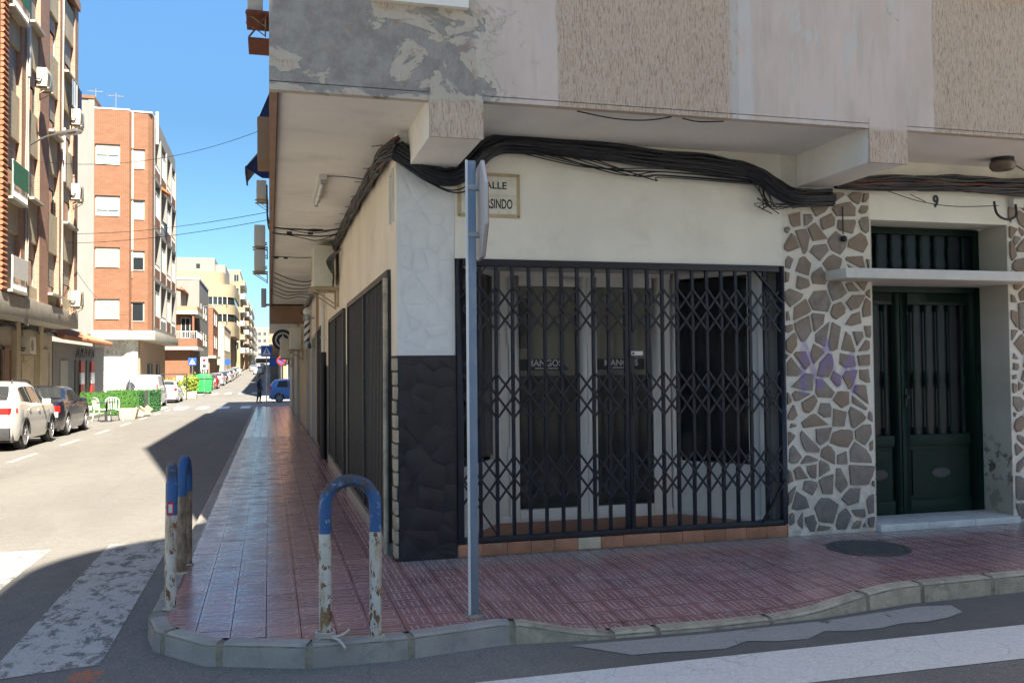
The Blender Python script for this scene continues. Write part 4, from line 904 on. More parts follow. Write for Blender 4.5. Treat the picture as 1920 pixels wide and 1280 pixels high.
# street name plaque
pq = thing('street_plaque', 'glazed CALLE GUMERSINDO street name plaque high on the white wall', 'sign', (.76, 0, 2.78))
a = MB(); a.box(.495, 1.028, -.012, -.0005, 2.785, 3.155); a.build('plaque_border', 'plaque_edge', pq, bevel=.002)
for i in range(3):
    for j in range(2):
        a = MB(); x0 = .527 + i * .157; z0 = 2.815 + j * .156; a.box(x0, x0 + .1555, -.0145, -.011, z0, z0 + .1545); a.build('tile', 'plaque', pq, bevel=.001)
text_mesh('CALLE', .082, face_my(.79, -.0155, 3.05), 'lettering', 'ink', pq, sx=1.05, ext=.0007, bold=.0015)
text_mesh('GUMERSINDO', .112, face_my(.762, -.0155, 2.895), 'lettering', 'ink', pq, sx=.56, ext=.0007, bold=.0022)
for x in (.511, 1.012):
    for z in (2.80, 3.14): a = MB(); a.cyl((x, -.016, z), (x, -.011, z), .006, 8); a.build('screw', 'ink', pq)
# drainpipe
dp = thing('drainpipe', 'drainpipe black below and white above on the side street wall', 'pipe', (-.06, 9.4, -.1))
a = MB(); a.cyl((-.06, 9.4, -.1), (-.06, 9.4, 1.85), .055, 12); a.build('pipe', 'black', dp, smooth=40)
a = MB(); a.cyl((-.06, 9.4, 1.85), (-.06, 9.4, 3.4), .035, 12); a.box(-.10, 0, 9.36, 9.44, 2.1, 2.14); a.box(-.10, 0, 9.36, 9.44, 2.7, 2.74); a.build('pipe', 'trim', dp, smooth=40)
a = MB(); a.box(-.05, .0, 9.9, 10.2, 2.05, 2.45); a.build('meter_box', 'trim', label='grey meter box high beside the drainpipe', category='box', bevel=.004)
# air conditioners
def make_ac(label, group=None, br='bracket'):
    r = thing('air_conditioner', label, 'air conditioner', (0, 0, 0), group)   # fan face towards +X, back towards -X; length along Y
    a = MB(); a.box(-.15, .15, -.40, .40, .0, .60); a.build('casing', 'ac', r, bevel=.015)
    a = MB(); a.tube([(.151, -.10 + .21 * math.cos(t * .3491), .30 + .21 * math.sin(t * .3491)) for t in range(19)], .008, 5)
    for q in range(9): a.box(.151, .158, -.30, .10, .115 + q * .045, .122 + q * .045)
    a.build('fan_grille', 'ac', r)
    a = MB(); a.add([(.1515, -.10, .30)] + [(.1515, -.10 + .205 * math.cos(t * .314), .30 + .205 * math.sin(t * .314)) for t in range(20)], [(0, 1 + i, 1 + (i + 1) % 20) for i in range(20)]); a.build('fan', 'ac_dark', r)
    a = MB(); a.box(-.10, .06, -.403, -.400, .12, .42); a.build('service_cover', 'ac', r, bevel=.001)
    a = MB(); a.tube(spline([(-.02, -.41, .12), (-.06, -.46, .12), (-.12, -.46, .14), (-.2, -.44, .16)], 5), .02, 6); a.tube(spline([(.02, -.41, .2), (-.06, -.48, .2), (-.14, -.47, .2), (-.2, -.44, .22)], 5), .016, 6); a.build('pipe', 'black', r, smooth=50)
    for y in (-.28, .28):
        a = MB(); a.box(-.22, .2, y - .02, y + .02, -.045, -.003); a.box(-.22, -.19, y - .02, y + .02, -.30, -.045); a.beam((-.2, y, -.28), (.16, y, -.04), .02, .02); a.build('bracket', br, r)
    return r
AC0 = make_ac('beige air conditioner on beige brackets high on the side street wall')
AC0.location = (-.22, 6.62, 2.76); AC0.rotation_euler = (0, 0, math.pi)
x_ = dup(AC0, (-1.28, 12.4, 9.0), math.pi, 'air conditioner on a rusty bracket at the top edge of the corner block')
x_ = dup(AC0, (-1.24, 22.9, 7.0), math.pi, 'small air conditioner under the pale blue tarpaulin awning')
x_ = dup(AC0, (-1.26, 19.6, 5.05), math.pi, 'upper of two stacked air conditioners beside the sky')
x_ = dup(AC0, (-1.26, 19.6, 4.35), math.pi, 'lower of two stacked air conditioners beside the sky')
x_ = dup(AC0, (-.30, 18.6, 2.1), math.pi, 'air conditioner beside the barber pole over the side street'); x_ = dup(AC0, (-.52, 21.8, 1.9), math.pi, 'air conditioner next to the round black shop sign')
a = MB(); a.box(-1.46, -1.0, 11.9, 12.9, 8.9, 8.96); a.box(-1.42, -1.0, 11.95, 12.85, 8.35, 8.41); a.beam((-1.4, 11.92, 8.4), (-1.02, 11.92, 8.9), .03, .03); a.build('wall_bracket', 'rust', label='rusty red steel bracket under the topmost air conditioner', category='bracket')
a = MB(); a.box(-1.30, -1.0, 17.2, 18.4, 7.0, 8.2); a.build('balcony', 'peach_wall', label='terracotta coloured balcony box on the edge of the corner block', category='balcony', bevel=.01)
def awning(label, y0, y1, z0, z1, out, m, m2):
    r = thing('awning', label, 'awning', (-1, y0, z0)); a = MB(); pts = [(-1.0, z1), (-1.0 - out, z0 + (z1 - z0) * .28), (-1.0 - out * .98, z0 + (z1 - z0) * .2), (-1.0, z1 - .06)]
    a.prism([(p[0], y0, p[1]) for p in pts], (0, y1 - y0, 0)); a.build('cover', m, r)
    a = MB(); a.prism([(-1 - out, y0, z0 + (z1 - z0) * .25), (-1.0 - out * .3, y0 + .0, z0), (-1.0, y0, z0), (-1, y0, z1 - .1)], (0, .04, 0)); a.box(-1.0 - out - .03, -1.0 - out + .03, y0 - .02, y1, z0 + (z1 - z0) * .1, z0 + (z1 - z0) * .28); a.build('side_curtain', m2, r)
awning('pale blue tarpaulin awning sticking out from the corner block', 28.0, 30.4, 8.8, 10.3, .85, 'cloth_light', 'cloth_navy')
awning('folded narrow navy awning hanging beside the sky', 20.8, 22.0, 8.8, 9.9, .32, 'cloth_navy', 'cloth_navy')
a = MB(); a.box(-1.34, -1.12, 33, 33.4, 4.25, 5.05); a.box(-1.12, -1.0, 33.15, 33.25, 4.3, 4.4); a.build('box_sign', 'sign_back', label='grey box sign projecting from the far end of the arcade', category='sign', bevel=.03)
# barber pole
bp = thing('barber_pole', 'striped barber pole with white globe on the side street wall', 'barber pole', (-.16, 14.0, 2.1))
a = MB(); a.cyl((-.16, 14, 2.02), (-.16, 14, 2.14), .09, 14); a.cyl((-.16, 14, 2.66), (-.16, 14, 2.78), .09, 14); a.box(-.1, 0, 13.97, 14.03, 2.05, 2.10); a.box(-.1, 0, 13.97, 14.03, 2.7, 2.75); a.build('cap', 'steel', bp, smooth=40)
a = MB(); a.cyl((-.16, 14, 2.14), (-.16, 14, 2.66), .068, 16); a.build('cylinder', 'sign_white', bp, smooth=40)
for s_ in range(2):
    a = MB(); k = 24; P_ = [[(-.16 + .0695 * math.cos(t * .5 + s_ * math.pi), 14 + .0695 * math.sin(t * .5 + s_ * math.pi), min(2.66, max(2.14, 2.08 + t * .028 + h_))) for t in range(k)] for h_ in (0, .075)]
    a.add(P_[0] + P_[1], [(i, i + 1, k + i + 1, k + i) for i in range(k - 1)]); a.build('stripe', 'plastic', bp, smooth=60)
a = MB(); a.ball((-.16, 14, 2.87), .095, 14, 8); a.build('globe', 'sign_white', bp, smooth=60)
rs = thing('round_sign', 'round black projecting sign with a white ring logo', 'sign', (-.6, 22.8, 2.2))
a = MB(); a.cyl((-.58, 22.8, 2.5), (-.58, 22.9, 2.5), .34, 28); a.box(-.26, 0, 22.82, 22.88, 2.46, 2.54); a.build('sign_disc', 'plastic', rs, smooth=40)
a = MB(); a.tube([(-.58 + .22 * math.cos(t * .2618), 22.79, 2.5 + .22 * math.sin(t * .2618)) for t in range(25)], .022, 6); a.tube([(-.58 + .09 * math.cos(t * .2618), 22.79, 2.48 + .10 * math.sin(t * .2618)) for t in range(25)], .018, 6); a.box(-.60, -.56, 22.78, 22.79, 2.56, 2.66); a.build('logo', 'sign_white', rs, smooth=40)

# ------------------------------------------------------------------ foreground street furniture
def hoop(label, p0, p1, h, r, m, tilt=(0, 0)):
    root = thing('hoop_bollard', label, 'bollard', ((p0[0] + p1[0]) / 2, (p0[1] + p1[1]) / 2, 0), 'hoop bollards on the corner pavement')
    A, Bq = Vector((p0[0], p0[1], 0)), Vector((p1[0], p1[1], 0)); w = (Bq - A).length / 2; c = (A + Bq) / 2; u = (Bq - A).normalized(); zc = h - w - r
    pts = [A + Vector((0, 0, -.02)), A + Vector((0, 0, .3)), A + Vector((0, 0, .5)), A + Vector((0, 0, zc))] + [c + u * (-w * math.cos(t)) + Vector((0, 0, zc + w * math.sin(t))) for t in [math.pi * i / 14 for i in range(1, 14)]] + [Bq + Vector((0, 0, zc)), Bq + Vector((0, 0, .5)), Bq + Vector((0, 0, .3)), Bq + Vector((0, 0, -.02))]
    pts = [p + Vector((tilt[0] * p.z, tilt[1] * p.z, 0)) for p in pts]
    a = MB(); a.tube(pts, r, 16); a.build('hoop', m, root, smooth=60)
    a = MB()
    for q in (A, Bq): a.lathe((q.x, q.y, .001), [(.055, 0), (.05, .006), (r + .002, .010)], 14)
    a.build('foot', 'kerb_old', root, smooth=40); return root
hoop('hoop bollard standing frontal to the camera with blue top and rust-stained legs', (-.692, -1.94), (-.408, -1.965), .935, .036, 'bollard')
h1 = hoop('chipped white end-on hoop bollard with a small red sticker', (-1.62, -.97), (-1.655, -.70), .93, .034, 'bollard', (.01, .02))
a = MB(); a.box(-1.640, -1.60, -1.004 + .013, -1.0025 + .013, .605, .69); a.build('sticker', 'sign_red', h1)
a = MB(); a.box(-1.632, -1.608, -1.005 + .0115, -1.004 + .0118, .62, .675); a.build('sticker_print', 'label_white', h1)
hoop('brown and blue end-on hoop bollard behind the white one', (-1.648, .10), (-1.630, .40), .88, .036, 'bollard_brown')
a = MB()
for i in range(5): a.tube([(-.692 + .052 * math.cos(t * .45 + i), -1.94 + .052 * math.sin(t * .45 + i), .02 + .006 * i + .004 * math.sin(t * 2)) for t in range(15)], .006, 5)
a.tube(spline([(-.66, -1.98, .02), (-.60, -2.0, .035), (-.56, -1.99, .06)], 5), .008, 5); a.tube(spline([(-.66, -1.98, .02), (-.62, -2.03, .012), (-.59, -2.08, -.02)], 5), .008, 5); a.build('tape_knot', 'rag', label='knotted strip of pale tape round the frontal bollard leg', category='tape', smooth=60)
# pole with an octagonal sign seen from its edge
po = thing('street_sign', 'tall pole tinted by reflected sky with an octagonal sign seen edge-on', 'sign', (.23, -1.69, 0))
a = MB(); M_ = Matrix.Rotation(RAD(-4), 3, 'Z'); a.obox((.232, -1.69, 1.42), (.062, .045, 2.86), M_); a.build('pole', 'pole_sky_tint', po, bevel=.008)
a = MB(); a.obox((.2005, -1.716, 1.42), (.016, .014, 2.86), M_); a.build('pole_edge', 'sign_white', po, bevel=.003)
a = MB(); a.lathe((.232, -1.69, -.001), [(.07, 0), (.06, .01), (.04, .012)], 12); a.build('pole_foot', 'mortar', po)
ang = RAD(13 - 7); dirv = Vector((math.sin(ang), math.cos(ang), 0)); nrm = Vector((dirv.y, -dirv.x, 0)); cc = Vector((.272, -1.69, 2.53)) + nrm * .012
def octo(R_, c, th): 
    a = MB(); a.prism([c + dirv * (R_ * math.cos(RAD(22.5 + 45 * i))) + Vector((0, 0, R_ * math.sin(RAD(22.5 + 45 * i)))) for i in range(8)], nrm * th); return a
octo(.325, cc, .022).build('sign_plate', 'sign_back', po, bevel=.003)
octo(.325, cc + nrm * .0225, .002).build('sign_face', 'sign_red', po)
a = MB(); 
for z in (2.38, 2.68): a.obox((.255, -1.69, z), (.09, .06, .03))
a.build('clamp', 'steel', po)
# manhole cover
mh = thing('manhole_cover', 'round cast iron cover set in the red pavement before the door', 'manhole cover', (3.85, -.665, 0))
a = MB(); a.cyl((3.85, -.665, -.012), (3.85, -.665, .009), .335, 40); a.build('rim', 'iron', mh, smooth=40)
a = MB(); a.cyl((3.85, -.665, .0), (3.85, -.665, .0115), .29, 40); a.build('cover', 'iron', mh, smooth=40)
for i in range(-11, 12):
    w = math.sqrt(max(0, .27 ** 2 - (i * .024) ** 2))
    if i % 1 == 0 and w > .02: a = MB(); a.box(3.85 - w, 3.85 + w, -.665 + i * .024 - .006, -.665 + i * .024 + .006, .0115, .0155); a.build('rib', 'iron', mh)
# overhead cables across the street
oc = thing('overhead_cables', 'thin cables spanning the side street against the sky', 'cables', (-5, 30, 6))
for (p, q, sag) in (((-1.03, 24, 9.7), (-8.45, 26, 8.6), .5), ((-1.03, 18.5, 5.9), (-8.4, 31, 6.9), .15), ((-1.03, 18.6, 5.7), (-8.4, 30, 6.4), .15), ((-8.35, 31, 5.6), (-9.6, 54.9, 5.2), .7)):
    p, q = Vector(p), Vector(q); a = MB(); a.tube([p.lerp(q, t / 16) - Vector((0, 0, sag * 4 * (t / 16) * (1 - t / 16))) for t in range(17)], .009, 5); a.build('cable', 'cable', oc)
# ------------------------------------------------------------------ buildings of the street
def window(par, face, c, w, h, z0, frame='win_frame', pane='glass', shutter=None, sh=0., dep=.12, bars=1, sill=None, at=0., rim=False):
    """face 'x': wall plane x=at looking towards +X, c is y centre; face 'y': wall plane y=at looking towards -Y, c is x centre"""
    a = MB(); t = .06
    def B_(u0, u1, z0, z1, d0, d1, q):
        if face == 'x': q.box(at + d0, at + d1, u0, u1, z0, z1)
        else: q.box(u0, u1, at - d1, at - d0, z0, z1)
    u0, u1, z1 = c - w / 2, c + w / 2, z0 + h
    B_(u0, u0 + t, z0, z1, .0, .05, a); B_(u1 - t, u1, z0, z1, .0, .05, a); B_(u0 + t, u1 - t, z1 - t, z1, .0, .05, a); B_(u0 + t, u1 - t, z0, z0 + t, .0, .05, a)
    for i in range(bars): m = u0 + w * (i + 1) / (bars + 1); B_(m - .025, m + .025, z0 + t, z1 - t, .0, .045, a)
    f = a.build('window', frame, par)
    if rim: a = MB(); B_(u0 - .05, u1 + .05, z0 - .03, z1 + .12, -.01, .004, a); a.build('reveal_shade_rim', 'brown', f); a = MB(); B_(u0 - .04, u1 + .04, z1 + .02, z1 + .10, .004, .16, a); a.build('lintel_shade_box', 'brick_orange', f)  # dark rim paints in reveal shade; box above is added to cast shadow
    a = MB(); B_(u0 + t, u1 - t, z0 + t, z1 - t, .004, .02, a); a.build('pane', pane, f)
    if sh > 0:
        a = MB(); k = max(2, int(h * sh / .16)); hh = (h - t) * sh
        for i in range(k): B_(u0 + t, u1 - t, z1 - t - hh * (i + 1) / k + .008, z1 - t - hh * i / k, .046, .066, a); B_(u0 + t, u1 - t, z1 - t - hh * (i + 1) / k, z1 - t - hh * (i + 1) / k + .008, .046, .056, a)
        a.build('shutter', shutter or 'shutter', f)
    if sill:
        a = MB(); B_(u0 - .06, u1 + .06, z0 - .07, z0 - .003, .0, .14, a); a.build('sill', sill, f)
    return f
def rails(par, x, y0, y1, z0, z1, m, cover=None, step=.11, out=.0):
    a = MB(); a.box(x - .02, x + .02, y0, y1, z1 - .03, z1); a.box(x - .02, x + .02, y0, y1, z0, z0 + .03); y = y0
    while y <= y1: a.box(x - .008, x + .008, y - .008, y + .008, z0, z1); y += step
    f = a.build('railing', m, par)
    if cover: a = MB(); a.box(x + .022, x + .032, y0, y1, z0 + .35 * (z1 - z0), z1 - .02); a.build('cover', cover, f)
    return f
# building A: brick piers and tan panels
A = thing('apartment_building', 'brick and tan block on the left behind the parked white car', 'building', (-10, 24, -.3)); XA = -8.4
a = MB(); a.box(-16, XA - .22, 8, 31.9, 3.85, 16); a.build('wall', 'brick_red', A)
a = MB(); a.box(-16, -9.3, 8, 31.9, -.4, 3.2); a.build('ground_floor_wall', 'pale_stone', A)
a = MB(); a.box(-16, XA + .05, 8, 31.9, 3.22, 3.85); a.build('slab', 'slab', A, bevel=.02)
a = MB(); a.box(-16, XA + .08, 8, 31.95, 16, 16.35); a.build('cornice', 'brick_red', A)
cols = [(12.2, 13.9), (15.5, 17.2), (18.6, 20.3), (21.75, 23.45), (24.35, 25.75), (27.0, 28.65), (29.35, 31.3)]; prev = 8
for i, (y0, y1) in enumerate(cols + [(31.9, 31.9)]):
    if y0 > prev: a = MB(); a.box(XA - .22, XA, prev, y0, 3.85, 16); a.build('brick_pier', 'brick_red', A)
    prev = y1
for zz in range(86): 
    pass
a = MB()
for zz in range(72): a.cyl((XA + .03, 21.15, 3.95 + zz * .168), (XA + .03, 21.62, 3.95 + zz * .168), .075, 7)
a.build('scalloped_pier', 'roof_tile', A, smooth=50, kind='stuff')
for j, (y0, y1) in enumerate(cols):
    for f in range(4):
        zt = 5.75 + f * 2.85; zb = zt - 1.45
        a = MB(); a.box(XA - .21, XA - .06, y0, y1, zt + .001, min(zt + 1.39, 16)); a.build('panel', 'tan', A)
        if f == 0: a = MB(); a.box(XA - .21, XA - .06, y0, y1, 3.852, zb - .001); a.build('panel', 'tan', A)
        window(A, 'x', (y0 + y1) / 2, y1 - y0 - .04, 1.45, zb, 'win_frame', 'glass', 'shutter', random.choice([.35, .6, 1.0, .8]), bars=1, sill='slab', at=XA - .215)
    if j in (3, 0):
        rails(A, XA + .18, y0, y1, 3.95, 4.95, 'white_metal', 'white_metal'); rails(A, XA + .18, y0, y1, 6.65, 7.75, 'white_metal', 'green_cloth'); rails(A, XA + .18, y0, y1, 12.3, 13.4, 'white_metal', 'green_cloth')
        for z in (3.88, 6.6, 12.25): a = MB(); a.box(XA - .05, XA + .2, y0, y1, z, z + .07); a.build('balcony_floor', 'slab', A)
    if j > 2 and j != 3:
        for f in range(4):
            if (j + f) % 2: a = MB(); a.box(XA - .05, XA + .16, y0, y1, 4.2 + f * 2.85, 4.28 + f * 2.85); a.build('ledge', 'slab', A)
# ground floor: doors, grey AC grille window, sills
for y0, y1, z0, z1, m in ((12, 15, -.2, 2.3, 'plastic'), (17, 20, -.2, 2.3, 'plastic'), (24.2, 24.9, -.2, 2.25, 'plastic'), (24.9, 25.8, -.2, 2.25, 'brown'), (27.2, 29.0, .3, 2.4, 'tan'), (30.2, 31.2, -.2, 2.3, 'pale_stone')):
    a = MB(); a.box(-9.3, -9.27, y0, y1, z0, z1); a.box(-9.3, -9.22, y0 - .1, y0, z0, z1 + .1); a.box(-9.3, -9.22, y1, y1 + .1, z0, z1 + .1); a.box(-9.3, -9.22, y0, y1, z1, z1 + .1); a.build('door', m, A)
a = MB(); a.box(-9.3, -9.22, 27.2, 28.7, .15, .42); a.build('wall_vent', 'tan', A)
for y in (26.4, 29.6): a = MB(); a.box(-9.3, -9.15, y - .25, y + .25, -.4, 3.2); a.build('pilaster', 'tan', A)
aw = dup(AC0, (-9.05, 27.2, 2.15), 0, 'air conditioner on the ground floor wall under the brick block slab')
for (y, z, lab) in ((24.9, 10.75, 'air conditioner on the second window column of the brick block'), (30.2, 10.9, 'upper air conditioner near the right edge of the brick block'), (30.2, 8.05, 'middle air conditioner near the right edge of the brick block'), (30.3, 4.0, 'large lowest air conditioner at the right end of the brick block slab')):
    dup(AC0, (XA + .32, y, z), -math.pi / 2 if False else 0, lab)
def downcable(y, z0, z1, seed, n=3):
    rr = random.Random(seed)
    for i in range(n): a = MB(); yy = y + i * .12; a.tube([(XA + .03 + rr.random() * .02, yy + rr.uniform(-.04, .04), z0 + (z1 - z0) * k / 9) for k in range(10)], .022, 5); a.build('wall_cable', 'cable_pale', A)
downcable(23.85, 3.0, 14.5, 1, 3); downcable(28.9, 3.9, 16, 2, 2)
a = MB(); a.box(XA + .0, XA + .08, 24.05, 24.2, 10.9, 12.6); a.build('cable_trunking', 'white_metal', A); a = MB(); a.box(XA + .0, XA + .08, 29.2, 29.35, 8.6, 10.6); a.build('cable_trunking', 'white_metal', A)
a = MB(); a.tube([(-9.25, y, 3.1 + .03 * math.sin(y * 3)) for y in [20 + .5 * i for i in range(27)]], .06, 6); a.tube([(-9.2, y, 3.0 + .04 * math.sin(y * 2.3)) for y in [20 + .5 * i for i in range(27)]], .045, 6); a.build('wall_cables', 'cable', A)
# laundry on the top right window
for i, (c_, y) in enumerate((('cloth_light', 29.5), ('white_metal', 29.95), ('plastic', 30.4), ('cloth_navy', 30.75))):
    a = MB(); zt = 12.55; a.add([(XA + .25 + .03 * math.sin(k * 2.1), y + k * .1, z) for z in (zt, zt - .5, zt - 1.0) for k in range(5)], [(r * 5 + k, r * 5 + k + 1, r * 5 + k + 6, r * 5 + k + 5) for r in range(2) for k in range(4)]); a.build('hanging_laundry', c_, smooth=60, label=['pale blue cloth drying outside the top right window', 'white cloth drying outside the top right window', 'dark garment drying outside the top right window', 'navy garment drying outside the top right window'][i], category='laundry')
sl_ = thing('street_lamp', 'grey street lamp arm projecting from the brick block wall', 'street lamp', (XA, 24.35, 8.9))
a = MB(); a.tube(spline([(XA, 24.35, 8.75), (XA + .5, 24.0, 8.95), (XA + .9, 23.7, 9.0)], 6), .03, 8); a.build('arm', 'steel', sl_, smooth=50)
a = MB(); M_ = Matrix.Rotation(RAD(-40), 3, 'Z'); a.obox((XA + 1.35, 23.35, 9.0), (.95, .26, .10), M_); a.obox((XA + 1.55, 23.18, 8.95), (.4, .2, .08), M_); a.build('lamp_head', 'steel', sl_, bevel=.03)
# low house with a tiled roof
Lh = thing('low_house', 'low single storey house with clay tile roof and red shutters', 'house', (-10.5, 38, -.3)); zg = zr(38) - .02
a = MB(); a.box(-14, -9.3, 32.1, 43.5, -.5, 2.75); a.build('wall', 'off_white', Lh)
a = MB(); a.prism([(-8.95, 32.1, 2.95), (-8.95, 32.1, 2.83), (-12.4, 32.1, 4.0), (-12.4, 32.1, 4.15)], (0, 11.6, 0)); rf = a.build('roof', 'roof_tile', Lh)
a = MB()
for i in range(46): y = 32.2 + i * .25; a.cyl((-8.9, y, 2.95), (-12.4, y, 4.17), .075, 6)
a.build('roof_tiles', 'roof_tile', rf, smooth=50, kind='stuff')
for y0, y1 in ((36.2, 37.9), (38.7, 40.4)):
    a = MB(); a.box(-9.3, -9.26, y0, y0 + .8, -.3, 2.05); dr_ = a.build('door', 'plastic', Lh)
    for q in range(4): a = MB(); a.box(-9.26, -9.2, y0 + .85, y1, -.1 + q * .53, -.1 + q * .53 + .52); a.build('shutter_panel', 'red_paint' if q % 2 else 'sign_white', dr_)
a = MB(); a.box(-9.3, -9.25, 33.2, 34.6, -.3, 2.0); a.build('door', 'shutter', Lh)
a = MB()
for i in range(5): y = 36.3 + i * .9; a.tube([(-9.27, y, 2.15), (-9.24, y + .25, 2.6), (-9.27, y + .5, 2.2), (-9.24, y + .6, 2.6)], .02, 4)
a.build('graffiti_tag', 'poster', Lh)
# building B: orange brick block, white flank
Bb = thing('apartment_building', 'tall orange brick block with a blank white flank at the crossing', 'building', (-11, 60, -.5))
a = MB(); a.box(-20, -11.87, 55.1, 72, -.6, 19.0); a.build('white_flank', 'off_white', Bb); a = MB(); a.box(-12.15, -11.8, 54.95, 55.1, 3.9, 18.9); a.build('white_flank', 'off_white', Bb)
a = MB(); a.box(-20, -11.8, 55.0, 72, 19.0, 19.2); a.build('coping', 'brick_orange', Bb)
a = MB(); a.prism([(-11.8, 55, 4.15), (-9.72, 55, 4.15), (-9.6, 55.35, 4.15), (-8.62, 55.35, 4.15), (-8.4, 55.7, 4.15), (-8.4, 56.6, 4.15), (-11.8, 56.6, 4.15)], (0, 0, 14.2)); a.build('wall', 'brick_orange', Bb)
a = MB(); a.box(-11.79, -8.9, 56.6, 71, 4.15, 18.35); a.build('wall', 'brick_orange', Bb)
a = MB(); a.box(-11.82, -9.7, 54.97, 56.6, 18.36, 18.45); a.box(-9.7, -8.38, 55.3, 56.6, 18.36, 18.45); a.build('coping', 'trim', Bb)
a = MB(); a.cyl((-9.56, 55.30, 8), (-9.56, 55.30, 18.3), .06, 8); a.build('downpipe', 'trim', Bb, smooth=40)
a = MB(); a.prism([(-11.95, 54.9, 3.55), (-9.7, 54.9, 3.55), (-9.55, 55.2, 3.55), (-8.5, 55.2, 3.55), (-8.2, 55.6, 3.55), (-8.2, 71.1, 3.55), (-11.95, 71.1, 3.55)], (0, 0, .595)); a.build('slab', 'slab', Bb, bevel=.03)
a = MB(); a.box(-18, -9.3, 55.9, 71, -.7, 3.55); a.build('ground_floor_wall', 'graffiti', Bb); 
a = MB(); a.box(-9.299, -9.2, 56.3, 71, -.7, 3.55); a.build('street_wall', 'peach_wall', Bb)
relb = MB()
for c_ in voronoi(-11.8, -9.8, 1.6, 3.5, 7, 7, 4):
    q = inset(c_, .06)
    if len(q) > 2: relb.prism([(p[0], 55.9, p[1]) for p in q], (0, -.03, 0))
relb.build('stone_facing', 'pale_stone', Bb, kind='stuff')
for f in range(4):
    zt = 6.12 + f * 3.31
    window(Bb, 'y', -11.0, 1.4, 1.27, zt - 1.27, 'win_frame', 'pale_glass' if f in (2, 3) else 'glass', 'shutter_cream' if f in (1, 3) else 'shutter', [1.0, 1.0, .7, .5][f], bars=1, at=55.0, rim=True)
    window(Bb, 'y', -9.22, .75, 1.25, zt - 1.4, 'shutter', 'glass' if f < 2 else 'pale_glass', 'shutter', [.0, .3, .0, .95][f], bars=0, at=55.35, rim=True)
    a = MB(); a.box(-9.59, -9.54, 55.28, 55.34, zt - 1.9, zt - .4); a.build('bay_vent', 'brick_red', Bb)
    # galleries on the street face
    zf = 4.2 + f * 3.4
    a = MB(); a.box(-8.9, -8.38, 56.6, 71, zf - .05, zf + .22); a.build('gallery_slab', 'off_white', Bb)
    for (y0, y1, kind) in ((57.0, 60.2, 0), (60.6, 64.0, 1), (64.4, 67.4, 0), (67.8, 70.8, 1)):
        kind = (kind + f) % 2
        if kind == 0:
            a = MB(); a.box(-8.88, -8.42, y0, y1, zf + .22, zf + 1.0); a.build('parapet', 'brick_orange', Bb)
            window(Bb, 'x', (y0 + y1) / 2, y1 - y0, 1.75, zf + 1.0, 'win_frame', 'pale_glass', bars=3, at=-8.5)
        else:
            a = MB(); a.box(-8.50, -8.42, y0, y1, zf + .22, zf + .85); a.build('parapet', 'brick_orange' if f % 2 else 'off_white', Bb); rails(Bb, -8.44, y0, y1, zf + .86, zf + 1.2, 'white_metal', step=.2)
    for y in (56.65, 60.25, 64.05, 67.45, 70.85): a = MB(); a.box(-8.9, -8.36, y, y + .3, zf + .22, zf + 3.33); a.build('pier', 'off_white', Bb)
a = MB(); a.box(-9.4, -8.45, 57.6, 71, 17.75, 18.8); a.build('parapet', 'off_white', Bb); a = MB(); a.box(-8.46, -8.3, 58, 58.3, 17, 19.2); a.build('flue', 'trim', Bb)
for y0, y1 in ((60, 62.5), (65, 67)): a = MB(); a.box(-9.2, -9.15, y0, y1, -.3, 2.0); w_ = a.build('shop_window', 'glass', Bb); a = MB(); a.box(-9.16, -9.12, (y0 + y1) / 2 - .04, (y0 + y1) / 2 + .04, -.3, 2); a.build('frame', 'win_frame', w_)
a = MB(); a.box(-8.9, -8.6, 60.8, 61.9, 15.6, 15.7); a.prism([(-8.5, 60.7, 14.5), (-7.9, 60.7, 14.1), (-7.9, 60.7, 14.2), (-8.5, 60.7, 14.7)], (0, 1.6, 0)); a.build('yellow_awning', 'orange', Bb)
for x, y, z in ((-11.0, 58, 18.4), (-10.2, 63, 18.4), (-12.6, 60, 19.2)):
    a = MB(); a.cyl((x, y, z), (x, y, z + 1.9), .03, 5); a.cyl((x - .5, y, z + 1.7), (x + .5, y, z + 1.7), .02, 4)
    for k in range(6): a.cyl((x - .45 + k * .18, y - .25, z + 1.7), (x - .45 + k * .18, y + .25, z + 1.7), .015, 4)
    a.build('aerial', 'steel', Bb)
# generic block for the farther street
def block(label, x0, x1, y0, y1, z1, wall, zg, front=None, flank=None, name='apartment_building', cop='trim', cat='building'):
    r = thing(name, label, cat, ((x0 + x1) / 2, y0, zg)); a = MB(); a.box(x0, x1, y0, y1, zg - .5, z1); a.build('wall', wall, r)
    a = MB(); a.box(x0 - .05, x1 + .06, y0 - .06, y1, z1, z1 + .22); a.build('coping', cop, r); return r
C_ = thing('apartment_building', 'two storey orange brick house with white-railed balconies across the side road', 'building', (-10, 92, -.2))
a = MB(); a.box(-18, -8.9, 90.8, 97.9, -.8, 7.4); a.build('wall', 'brick_orange', C_)
for z0, z1 in ((3.66, 4.9), (7.3, 8.1)):
    a = MB(); a.box(-18, -8.05, 89.8, 98, z0, z0 + .3); a.build('balcony_floor', 'trim', C_); a = MB(); a.box(-18, -8.1, 89.85, 97.9, z0 + .3, z1 - .1 if z0 < 5 else z1); a.build('balcony_front', 'brick_orange', C_) if z0 < 5 else a.build('balcony_front', 'peach_wall', C_)
rails(C_, -8.15, 90, 97.5, 4.9, 5.6, 'white_metal', step=.2)
a = MB(); a.box(-10.4, -8.15, 89.88, 89.92, 5.5, 5.55)
for i in range(14): a.box(-10.4 + i * .17, -10.37 + i * .17, 89.88, 89.92, 4.8, 5.5)
a.build('railing', 'white_metal', C_); a = MB(); a.box(-8.6, -8.4, 90.0, 90.2, 5.2, 7.3); a.build('balcony_post', 'brick_orange', C_)
